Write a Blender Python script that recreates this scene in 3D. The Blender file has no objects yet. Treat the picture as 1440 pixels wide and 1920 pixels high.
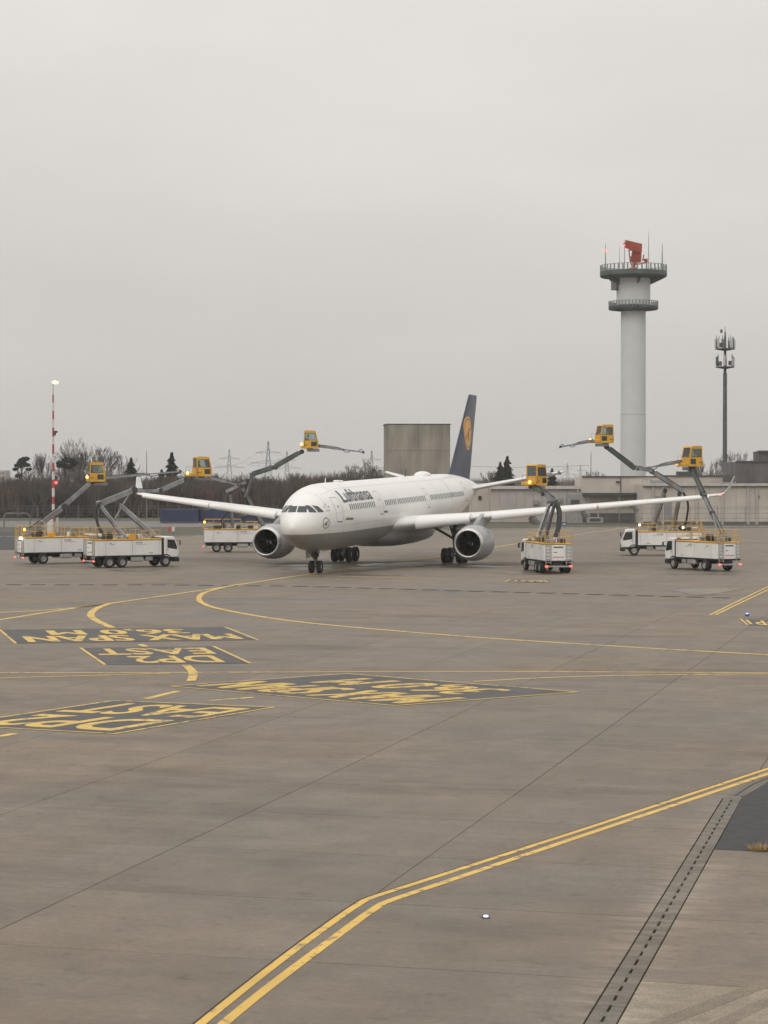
import bpy, bmesh, math, random
from mathutils import Vector, Matrix
R = math.radians
random.seed(7)
scene = bpy.context.scene
COL = scene.collection

# ------------------------------------------------------------------ camera, sky, sun, exposure
FPX, YH, CAMH = 4100.0, 902.1, 7.588          # focal length in photo pixels, horizon row, eye height
PITCH = math.atan((YH - 960) / FPX)
cam = bpy.data.cameras.new('camera')
cam.sensor_fit = 'VERTICAL'; cam.sensor_height = 36.0; cam.lens = FPX / 1920 * 36.0
cam.clip_start = 0.5; cam.clip_end = 9000
camo = bpy.data.objects.new('camera', cam); COL.objects.link(camo)
camo.location = (0, 0, CAMH); camo.rotation_euler = (math.pi / 2 + PITCH, 0, 0)
scene.camera = camo

SUN_EL, SUN_AZ = R(38), R(-120)               # overcast: a wide, weak sun behind cloud, behind the left shoulder
w = bpy.data.worlds.new('World'); scene.world = w; w.use_nodes = True
nt = w.node_tree; nt.nodes.clear(); N = nt.nodes.new; L = nt.links.new
out = N('ShaderNodeOutputWorld'); bg = N('ShaderNodeBackground'); bg.inputs['Strength'].default_value = 0.1
sky = N('ShaderNodeTexSky'); sky.sky_type = 'NISHITA'; sky.sun_disc = False
sky.sun_elevation = SUN_EL; sky.sun_rotation = math.pi / 2 - SUN_AZ; sky.dust_density = 6; sky.air_density = 1.5
tc = N('ShaderNodeTexCoord'); sep = N('ShaderNodeSeparateXYZ'); L(tc.outputs['Generated'], sep.inputs[0])
mx = N('ShaderNodeMath'); mx.operation = 'MAXIMUM'; mx.inputs[1].default_value = 0.0; L(sep.outputs['Z'], mx.inputs[0])
ma = N('ShaderNodeMath'); ma.operation = 'MULTIPLY_ADD'; ma.inputs[1].default_value = 1.15; ma.inputs[2].default_value = 1.0; L(mx.outputs[0], ma.inputs[0])   # overcast sky: zenith about three times the horizon
mp = N('ShaderNodeMapping'); mp.inputs['Scale'].default_value = (1.0, 1.0, 3.0); L(tc.outputs['Generated'], mp.inputs['Vector'])
nz = N('ShaderNodeTexNoise'); nz.inputs['Scale'].default_value = 3.2; nz.inputs['Detail'].default_value = 5; nz.inputs['Roughness'].default_value = 0.55; L(mp.outputs[0], nz.inputs['Vector'])
mr = N('ShaderNodeMapRange'); mr.inputs['From Min'].default_value = 0.3; mr.inputs['From Max'].default_value = 0.7; mr.inputs['To Min'].default_value = 0.94; mr.inputs['To Max'].default_value = 1.06; L(nz.outputs[0], mr.inputs[0])
mm = N('ShaderNodeMath'); mm.operation = 'MULTIPLY'; L(ma.outputs[0], mm.inputs[0]); L(mr.outputs[0], mm.inputs[1])
vm = N('ShaderNodeVectorMath'); vm.operation = 'SCALE'; vm.inputs[0].default_value = (6.55, 6.31, 5.98); L(mm.outputs[0], vm.inputs['Scale'])
hs = N('ShaderNodeHueSaturation'); hs.inputs['Saturation'].default_value = 0.25; hs.inputs['Value'].default_value = 1.0; L(sky.outputs[0], hs.inputs['Color'])
mix = N('ShaderNodeMix'); mix.data_type = 'RGBA'; mix.inputs['Factor'].default_value = 0.9   # a closed cloud deck over the clear sky
L(hs.outputs[0], mix.inputs[6]); L(vm.outputs[0], mix.inputs[7]); L(mix.outputs[2], bg.inputs['Color']); L(bg.outputs[0], out.inputs['Surface'])

sl = bpy.data.lights.new('sun', 'SUN'); sl.energy = 0.6; sl.angle = R(35); sl.color = (1.0, 0.96, 0.9)
so = bpy.data.objects.new('sun', sl); COL.objects.link(so); so.location = (-60, -60, 120)
sd = Vector((math.cos(SUN_EL) * math.cos(SUN_AZ), math.cos(SUN_EL) * math.sin(SUN_AZ), math.sin(SUN_EL)))
so.rotation_euler = (-sd).to_track_quat('-Z', 'Y').to_euler()
vs = scene.view_settings; vs.view_transform = 'Standard'; vs.look = 'None'; vs.exposure = 0.0; vs.gamma = 1.0
scene.cycles.volume_max_steps = 64

# ------------------------------------------------------------------ photo pixel -> point in the place
CA, SA = math.cos(PITCH), math.sin(PITCH)
def ray(u, v):
    x = (u - 720) / FPX; y = -(v - 960) / FPX
    return Vector((x, CA - y * SA, SA + y * CA))
def gp(u, v, z=0.0):                            # where the sight line meets the ground
    d = ray(u, v); t = (z - CAMH) / d.z
    return Vector((d.x * t, d.y * t, z))
def up(u, v, D):                                # the point at distance D
    d = ray(u, v); t = D / d.y
    return Vector((d.x * t, D, CAMH + d.z * t))
def ppm(D): return FPX / D

# ------------------------------------------------------------------ mesh helpers
class MB:
    def __init__(s): s.v = []; s.f = []
    def add(s, vs, fs):
        o = len(s.v); s.v += [tuple(p) for p in vs]; s.f += [tuple(i + o for i in f) for f in fs]; return s
    def box(s, c, d, c3=0.0, rot=None):
        hx, hy, hz = d[0] / 2, d[1] / 2, d[2] / 2; C = Vector(c)
        T = (lambda p: C + (rot @ Vector(p))) if rot else (lambda p: C + Vector(p))
        if c3 <= 0:
            vs = [T((x * hx, y * hy, z * hz)) for x in (-1, 1) for y in (-1, 1) for z in (-1, 1)]
            return s.add(vs, [(0, 1, 3, 2), (4, 6, 7, 5), (0, 4, 5, 1), (2, 3, 7, 6), (0, 2, 6, 4), (1, 5, 7, 3)])
        vs = []; ix = {}
        for x in (-1, 1):
            for y in (-1, 1):
                for z in (-1, 1):
                    ix[x, y, z] = len(vs)
                    vs += [T((x * hx, y * (hy - c3), z * (hz - c3))), T((x * (hx - c3), y * hy, z * (hz - c3))), T((x * (hx - c3), y * (hy - c3), z * hz))]
        fs = []; q = [(-1, -1), (1, -1), (1, 1), (-1, 1)]
        for g in (-1, 1):
            fs.append([ix[g, a, b] for a, b in q]); fs.append([ix[a, g, b] + 1 for a, b in q]); fs.append([ix[a, b, g] + 2 for a, b in q])
        for a in (-1, 1):
            for b in (-1, 1):
                fs.append([ix[a, b, -1], ix[a, b, 1], ix[a, b, 1] + 1, ix[a, b, -1] + 1])
                fs.append([ix[a, -1, b], ix[a, 1, b], ix[a, 1, b] + 2, ix[a, -1, b] + 2])
                fs.append([ix[-1, a, b] + 1, ix[1, a, b] + 1, ix[1, a, b] + 2, ix[-1, a, b] + 2])
        for k in ix.values(): fs.append([k, k + 1, k + 2])
        return s.add(vs, fs)
    def tube(s, pts, rads, n=8, caps=True, square=None):
        pts = [Vector(p) for p in pts]
        if not hasattr(rads, '__len__'): rads = [rads] * len(pts)
        rings = []; prev = None
        for i, p in enumerate(pts):
            a = pts[max(i - 1, 0)]; b = pts[min(i + 1, len(pts) - 1)]
            t = (b - a)
            if t.length < 1e-9: t = Vector((0, 0, 1))
            t.normalize()
            ref = Vector((0, 0, 1)) if abs(t.z) < 0.97 else Vector((1, 0, 0))
            if prev is not None: ref = prev
            e1 = ref - t * ref.dot(t)
            if e1.length < 1e-6: e1 = t.orthogonal()
            e1.normalize(); e2 = t.cross(e1); prev = e1
            r = rads[i]
            if square:                          # rectangular section: (width, height) factors
                rings.append([p + e2 * (x * square[0] * r) + e1 * (y * square[1] * r) for x, y in ((-1, -1), (1, -1), (1, 1), (-1, 1))])
            else:
                rings.append([p + e1 * (r * math.cos(2 * math.pi * k / n)) + e2 * (r * math.sin(2 * math.pi * k / n)) for k in range(n)])
        m = len(rings[0]); o = []; fs = []
        for rg in rings: o += rg
        for i in range(len(rings) - 1):
            for k in range(m): fs.append((i * m + k, i * m + (k + 1) % m, (i + 1) * m + (k + 1) % m, (i + 1) * m + k))
        if caps: fs.append(tuple(range(m))); fs.append(tuple(range((len(rings) - 1) * m, len(rings) * m)))
        return s.add(o, fs)
    def beam(s, a, b, wd, ht, wd2=None, ht2=None):
        return s.tube([a, b], [1, 1], square=(wd / 2, ht / 2)) if wd2 is None else s._beam2(a, b, wd, ht, wd2, ht2)
    def _beam2(s, a, b, wd, ht, w2, h2):
        q = MB().tube([a, b], [1, 1], square=(1, 1)); a = Vector(a); b = Vector(b)
        r = []
        for i, p in enumerate(q.v):
            c = a if i < 4 else b; d = Vector(p) - c
            t = (b - a).normalized(); ref = Vector((0, 0, 1)) if abs(t.z) < 0.97 else Vector((1, 0, 0))
            e1 = (ref - t * ref.dot(t)).normalized(); e2 = t.cross(e1)
            W, H = (wd, ht) if i < 4 else (w2, h2)
            r.append(c + e1 * (d.dot(e1) * H / 2) + e2 * (d.dot(e2) * W / 2))
        return s.add(r, q.f)
    def lathe(s, prof, n=24, axis='z', c=(0, 0, 0), caps=True):    # prof: (radius, height)
        C = Vector(c); vs = []
        for r, h in prof:
            for k in range(n):
                a = 2 * math.pi * k / n; x, y = r * math.cos(a), r * math.sin(a)
                vs.append(C + Vector({'z': (x, y, h), 'x': (h, x, y), 'y': (x, h, y)}[axis]))
        fs = [(i * n + k, i * n + (k + 1) % n, (i + 1) * n + (k + 1) % n, (i + 1) * n + k) for i in range(len(prof) - 1) for k in range(n)]
        if caps and prof[0][0] > 1e-5: fs.append(tuple(range(n)))
        if caps and prof[-1][0] > 1e-5: fs.append(tuple(range((len(prof) - 1) * n, len(prof) * n)))
        return s.add(vs, fs)
    def ring(s, r0, r1, z0, z1, n=32, c=(0, 0, 0)):       # flat annulus with thickness
        s.lathe([(r0, z0), (r1, z0), (r1, z1), (r0, z1), (r0, z0)], n, 'z', c)
        return s
    def prism(s, poly, y0, y1, plane='xz'):               # polygon in a plane, extruded
        n = len(poly)
        f = {'xz': lambda p, q: (p[0], q, p[1]), 'xy': lambda p, q: (p[0], p[1], q), 'yz': lambda p, q: (q, p[0], p[1])}[plane]
        vs = [f(p, y0) for p in poly] + [f(p, y1) for p in poly]
        fs = [tuple(range(n)), tuple(range(2 * n - 1, n - 1, -1))] + [(k, (k + 1) % n, n + (k + 1) % n, n + k) for k in range(n)]
        return s.add(vs, fs)
    def sphere(s, c, r, n=10, m=6, sc=(1, 1, 1)):
        C = Vector(c); vs = []
        for i in range(m + 1):
            t = math.pi * i / m
            for k in range(n):
                a = 2 * math.pi * k / n
                vs.append(C + Vector((r * sc[0] * math.sin(t) * math.cos(a), r * sc[1] * math.sin(t) * math.sin(a), r * sc[2] * math.cos(t))))
        return s.add(vs, [(i * n + k, i * n + (k + 1) % n, (i + 1) * n + (k + 1) % n, (i + 1) * n + k) for i in range(m) for k in range(n)])
    def mesh(s, name, mat, smooth=35, weld=True, normals=True):
        me = bpy.data.meshes.new(name); me.from_pydata([tuple(p) for p in s.v], [], s.f)
        if weld or normals:
            bm = bmesh.new(); bm.from_mesh(me)
            if weld: bmesh.ops.remove_doubles(bm, verts=bm.verts, dist=1e-5)
            if normals: bmesh.ops.recalc_face_normals(bm, faces=bm.faces)
            bm.to_mesh(me); bm.free()
        for m_ in (mat if isinstance(mat, (list, tuple)) else [mat]): me.materials.append(m_)
        if smooth:
            me.polygons.foreach_set('use_smooth', [True] * len(me.polygons)); me.set_sharp_from_angle(angle=R(smooth))
        me.update(); return me
    def build(s, name, mat, parent=None, loc=None, rz=0.0, smooth=35, **k):
        return place(name, s.mesh(name, mat, smooth, **k), parent, loc, rz)
def place(name, me, parent=None, loc=None, rz=0.0):
    o = bpy.data.objects.new(name, me); COL.objects.link(o)
    if parent: o.parent = parent
    if loc is not None: o.location = loc
    if rz: o.rotation_euler = (0, 0, rz)
    return o
def tag(o, label=None, cat=None, group=None, kind=None):
    if label: o['label'] = label
    if cat: o['category'] = cat
    if group: o['group'] = group
    if kind: o['kind'] = kind
    return o
def empty(name, loc, rz=0.0):
    o = bpy.data.objects.new(name, None); COL.objects.link(o); o.location = loc; o.rotation_euler = (0, 0, rz); o.empty_display_size = 0.5
    return o
def copy_tree(o, parent=None):
    c = o.copy(); COL.objects.link(c); c.parent = parent
    for ch in o.children: copy_tree(ch, c)
    return c
_txt = {}
def text_mesh(body, bold=0.0):                    # glyph outlines of the built-in font, flat, as (verts, faces) with its box
    if (body, bold) in _txt: return _txt[body, bold]
    cu = bpy.data.curves.new('t', 'FONT'); cu.body = body; cu.size = 1.0; cu.offset = bold; cu.resolution_u = 4
    ob = bpy.data.objects.new('t', cu); COL.objects.link(ob)
    dg = bpy.context.evaluated_depsgraph_get(); me = bpy.data.meshes.new_from_object(ob.evaluated_get(dg))
    bm = bmesh.new(); bm.from_mesh(me); bmesh.ops.remove_doubles(bm, verts=bm.verts, dist=1e-4)
    bmesh.ops.triangulate(bm, faces=bm.faces)
    bmesh.ops.subdivide_edges(bm, edges=[e for e in bm.edges if e.calc_length() > 0.18], cuts=2)
    bmesh.ops.triangulate(bm, faces=bm.faces)
    vs = [(v.co.x, v.co.y) for v in bm.verts]; bm.verts.index_update(); fs = [tuple(v.index for v in f.verts) for f in bm.faces]; bm.free()
    bpy.data.objects.remove(ob); bpy.data.curves.remove(cu); bpy.data.meshes.remove(me)
    x0 = min(v[0] for v in vs); x1 = max(v[0] for v in vs); y0 = min(v[1] for v in vs); y1 = max(v[1] for v in vs)
    r = ([((x - x0) / (x1 - x0), (y - y0) / (y1 - y0)) for x, y in vs], fs)
    _txt[body, bold] = r; return r

# ------------------------------------------------------------------ materials
def mat(name, col, rough=0.6, metal=0.0, var=0.08, scale=1.5, coord='Object', bump=0.0, col2=None, emit=None, spec=0.5, detail=5, stretch=None, rv=0.1):
    m = bpy.data.materials.new(name); m.use_nodes = True; t = m.node_tree; b = t.nodes['Principled BSDF']
    b.inputs['Roughness'].default_value = rough; b.inputs['Metallic'].default_value = metal
    b.inputs['Specular IOR Level'].default_value = spec
    if emit:
        b.inputs['Emission Color'].default_value = (*col, 1); b.inputs['Emission Strength'].default_value = emit
        b.inputs['Base Color'].default_value = (*col, 1); return m
    tcn = t.nodes.new('ShaderNodeTexCoord') if coord == 'Object' else t.nodes.new('ShaderNodeNewGeometry')
    src = tcn.outputs['Object'] if coord == 'Object' else tcn.outputs['Position']
    if stretch:
        mpn = t.nodes.new('ShaderNodeMapping'); mpn.inputs['Scale'].default_value = stretch; t.links.new(src, mpn.inputs['Vector']); src = mpn.outputs[0]
    n = t.nodes.new('ShaderNodeTexNoise'); n.inputs['Scale'].default_value = scale; n.inputs['Detail'].default_value = detail; n.inputs['Roughness'].default_value = 0.6
    t.links.new(src, n.inputs['Vector'])
    rp = t.nodes.new('ShaderNodeValToRGB')
    c2 = col2 or tuple(c * (1 - 2.2 * var) for c in col); c1 = tuple(min(c * (1 + var), 1) for c in col)
    rp.color_ramp.elements[0].position = 0.3; rp.color_ramp.elements[0].color = (*c2, 1)
    rp.color_ramp.elements[1].position = 0.62; rp.color_ramp.elements[1].color = (*c1, 1)
    t.links.new(n.outputs[0], rp.inputs[0]); t.links.new(rp.outputs[0], b.inputs['Base Color'])
    rr = t.nodes.new('ShaderNodeMapRange'); rr.inputs['To Min'].default_value = max(rough - rv, 0.02); rr.inputs['To Max'].default_value = min(rough + rv, 1)
    t.links.new(n.outputs[0], rr.inputs[0]); t.links.new(rr.outputs[0], b.inputs['Roughness'])
    if bump:
        bp = t.nodes.new('ShaderNodeBump'); bp.inputs['Strength'].default_value = bump; bp.inputs['Distance'].default_value = 0.05
        t.links.new(n.outputs[0], bp.inputs['Height']); t.links.new(bp.outputs[0], b.inputs['Normal'])
    return m
def glass_mat(name, tint=(0.80, 0.85, 0.83), refl=0.3):
    m = bpy.data.materials.new(name); m.use_nodes = True; t = m.node_tree; t.nodes.clear()
    o = t.nodes.new('ShaderNodeOutputMaterial'); mxs = t.nodes.new('ShaderNodeMixShader'); tr = t.nodes.new('ShaderNodeBsdfTransparent'); gl = t.nodes.new('ShaderNodeBsdfGlossy')
    tr.inputs[0].default_value = (*tint, 1); gl.inputs['Roughness'].default_value = 0.04
    fr = t.nodes.new('ShaderNodeFresnel'); fr.inputs[0].default_value = 1.5
    ad = t.nodes.new('ShaderNodeMath'); ad.operation = 'MULTIPLY_ADD'; ad.inputs[1].default_value = 1.0; ad.inputs[2].default_value = refl * 0.2; t.links.new(fr.outputs[0], ad.inputs[0])
    t.links.new(ad.outputs[0], mxs.inputs[0]); t.links.new(tr.outputs[0], mxs.inputs[1]); t.links.new(gl.outputs[0], mxs.inputs[2]); t.links.new(mxs.outputs[0], o.inputs[0])
    return m

GA = R(14.6); E1 = Vector((math.sin(GA), math.cos(GA), 0)); E2 = Vector((math.cos(GA), -math.sin(GA), 0))   # slab joints run along E1 and E2
SU, SV, U0, V0 = 4.9, 5.35, 33.0, -10.25
def chan_c(e1): return -4.757 - .01505 * (e1 - 30.24)      # centre line of the drain channel, across the slab grid
def concrete(name, base, joints=False, per_slab=0.0, rough_patch=False, dark=1.0):
    m = bpy.data.materials.new(name); m.use_nodes = True; t = m.node_tree; b = t.nodes['Principled BSDF']; Nn = t.nodes.new; Ll = t.links.new
    g = Nn('ShaderNodeNewGeometry'); pos = g.outputs['Position']
    mpn = Nn('ShaderNodeMapping'); mpn.vector_type = 'POINT'; mpn.inputs['Rotation'].default_value = (0, 0, GA); Ll(pos, mpn.inputs['Vector'])   # x along E2, y along E1
    def noise(scale, det, st=(1, 1, 1), rg=0.6):
        q = Nn('ShaderNodeMapping'); q.inputs['Scale'].default_value = st; Ll(mpn.outputs[0], q.inputs['Vector'])
        n = Nn('ShaderNodeTexNoise'); n.inputs['Scale'].default_value = scale; n.inputs['Detail'].default_value = det; n.inputs['Roughness'].default_value = rg; Ll(q.outputs[0], n.inputs['Vector']); return n.outputs[0]
    def rng(src, a, b_, lo, hi):
        r = Nn('ShaderNodeMapRange'); r.inputs['From Min'].default_value = a; r.inputs['From Max'].default_value = b_; r.inputs['To Min'].default_value = lo; r.inputs['To Max'].default_value = hi; Ll(src, r.inputs[0]); return r.outputs[0]
    def math_(op, a, b_):
        n = Nn('ShaderNodeMath'); n.operation = op
        for i, x in enumerate((a, b_)):
            if isinstance(x, (int, float)): n.inputs[i].default_value = x
            else: Ll(x, n.inputs[i])
        return n.outputs[0]
    big = noise(0.045, 4); mid = noise(0.6, 8, (1, 0.7, 1), .7); streak = noise(1.5, 8, (0.22, 1.3, 1), .7); fine = noise(7, 7, (1, 1, 1), .75); dots = noise(1.7, 3)
    f = math_('MULTIPLY', rng(big, 0.3, 0.7, 0.77, 1.12), rng(mid, 0.3, 0.72, 0.78, 1.14))
    f = math_('MULTIPLY', f, rng(streak, 0.3, 0.72, 0.90, 1.09)); f = math_('MULTIPLY', f, rng(fine, 0.28, 0.72, 0.80, 1.18))
    f = math_('MULTIPLY', f, rng(dots, 0.62, 0.74, 1.0, 0.72))                          # oil spots
    f = math_('MULTIPLY', f, rng(noise(0.28, 8, (1, 0.5, 1), 0.75), 0.55, 0.68, 1.0, 1.20))      # scuffed pale patches
    f = math_('MULTIPLY', f, rng(noise(0.16, 7, (0.5, 1.6, 1), 0.7), 0.53, 0.66, 1.0, 0.74))     # dark spill stains
    sx0 = Nn('ShaderNodeSeparateXYZ'); Ll(mpn.outputs[0], sx0.inputs[0])                          # washed-out fringe beside the drain channel
    dd = math_('ABSOLUTE', math_('ADD', sx0.outputs[0], math_('ADD', math_('MULTIPLY', sx0.outputs[1], .01505), 4.757 - .01505 * 30.24)), 0)
    fr_ = math_('MULTIPLY', rng(dd, 0.27, 0.95, 1, 0), rng(sx0.outputs[1], 48, 56, 1, 0))
    f = math_('MULTIPLY', f, math_('ADD', 1.0, math_('MULTIPLY', fr_, rng(noise(1.6, 6, (.35, 1.6, 1), .7), .42, .62, 0, .55))))
    if per_slab:
        oi = Nn('ShaderNodeObjectInfo'); f = math_('MULTIPLY', f, rng(oi.outputs['Random'], 0, 1, 1 - per_slab, 1 + per_slab * 0.8))
    if rough_patch:
        f = math_('MULTIPLY', f, rng(noise(26, 3), 0.3, 0.7, 0.62, 1.3))
    if joints:
        sx = Nn('ShaderNodeSeparateXYZ'); Ll(mpn.outputs[0], sx.inputs[0])
        for k, (o_, s_) in enumerate(((V0, SV), (U0, SU))):
            a_ = math_('ADD', sx.outputs[k], -o_ + 1000 * s_ + s_ / 2); a_ = math_('MODULO', a_, s_); a_ = math_('ABSOLUTE', math_('SUBTRACT', a_, s_ / 2), 0)
            f = math_('MULTIPLY', f, rng(a_, 0.015, 0.05, 0.72, 1.0))
        vo = Nn('ShaderNodeTexWhiteNoise'); vo.noise_dimensions = '2D'                 # every slab a little lighter or darker
        q = Nn('ShaderNodeVectorMath'); q.operation = 'MULTIPLY_ADD'; q.inputs[1].default_value = (1 / SV, 1 / SU, 0); q.inputs[2].default_value = (-V0 / SV + 1000, -U0 / SU + 1000, 0); Ll(mpn.outputs[0], q.inputs[0])
        fl = Nn('ShaderNodeVectorMath'); fl.operation = 'FLOOR'; Ll(q.outputs[0], fl.inputs[0]); Ll(fl.outputs[0], vo.inputs['Vector'])
        f = math_('MULTIPLY', f, rng(vo.outputs['Value'], 0, 1, 0.94, 1.05))
    f = math_('MULTIPLY', f, dark)
    rp = Nn('ShaderNodeMix'); rp.data_type = 'RGBA'; rp.inputs[6].default_value = (base[0] * 0.94, base[1] * 0.98, base[2] * 1.04, 1); rp.inputs[7].default_value = (base[0] * 1.05, base[1], base[2] * 0.93, 1)
    Ll(rng(noise(0.11, 4), 0.35, 0.65, 0, 1), rp.inputs[0])
    vmn = Nn('ShaderNodeVectorMath'); vmn.operation = 'SCALE'; Ll(rp.outputs[2], vmn.inputs[0]); Ll(f, vmn.inputs['Scale']); Ll(vmn.outputs[0], b.inputs['Base Color'])
    Ll(rng(big, 0.35, 0.65, 0.52, 0.8), b.inputs['Roughness']); b.inputs['Specular IOR Level'].default_value = 0.35
    bp = Nn('ShaderNodeBump'); bp.inputs['Strength'].default_value = 0.35 if rough_patch else 0.12; bp.inputs['Distance'].default_value = 0.02; Ll(fine, bp.inputs['Height']); Ll(bp.outputs[0], b.inputs['Normal'])
    return m
def worn_paint(name, col, under, wear=0.5):       # road paint scuffed through to the concrete
    m = bpy.data.materials.new(name); m.use_nodes = True; t = m.node_tree; b = t.nodes['Principled BSDF']; Nn = t.nodes.new; Ll = t.links.new
    g = Nn('ShaderNodeNewGeometry')
    n = Nn('ShaderNodeTexNoise'); n.inputs['Scale'].default_value = 2.6; n.inputs['Detail'].default_value = 8; n.inputs['Roughness'].default_value = 0.72; Ll(g.outputs['Position'], n.inputs['Vector'])
    n2 = Nn('ShaderNodeTexNoise'); n2.inputs['Scale'].default_value = 0.35; n2.inputs['Detail'].default_value = 4; Ll(g.outputs['Position'], n2.inputs['Vector'])
    ad = Nn('ShaderNodeMath'); ad.operation = 'MULTIPLY_ADD'; ad.inputs[1].default_value = 0.55; Ll(n2.outputs[0], ad.inputs[0]); Ll(n.outputs[0], ad.inputs[2])
    rp = Nn('ShaderNodeValToRGB'); e = rp.color_ramp.elements
    e[0].position = 0.52 + 0.1 * wear; e[0].color = (0, 0, 0, 1); e[1].position = 0.60 + 0.1 * wear; e[1].color = (1, 1, 1, 1)
    mq = Nn('ShaderNodeMath'); mq.operation = 'MULTIPLY'; mq.inputs[1].default_value = 0.83; Ll(ad.outputs[0], mq.inputs[0])
    Ll(mq.outputs[0], rp.inputs[0])
    mxn = Nn('ShaderNodeMix'); mxn.data_type = 'RGBA'; mxn.inputs[7].default_value = (*under, 1)
    r2 = Nn('ShaderNodeValToRGB'); r2.color_ramp.elements[0].color = (*[c * 0.8 for c in col], 1); r2.color_ramp.elements[1].color = (*[min(c * 1.12, 1) for c in col], 1); r2.color_ramp.elements[0].position = .3; r2.color_ramp.elements[1].position = .7
    Ll(n2.outputs[0], r2.inputs[0]); Ll(r2.outputs[0], mxn.inputs[6])
    Ll(rp.outputs[0], mxn.inputs[0]); Ll(mxn.outputs[2], b.inputs['Base Color']); b.inputs['Roughness'].default_value = 0.65
    return m

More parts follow.
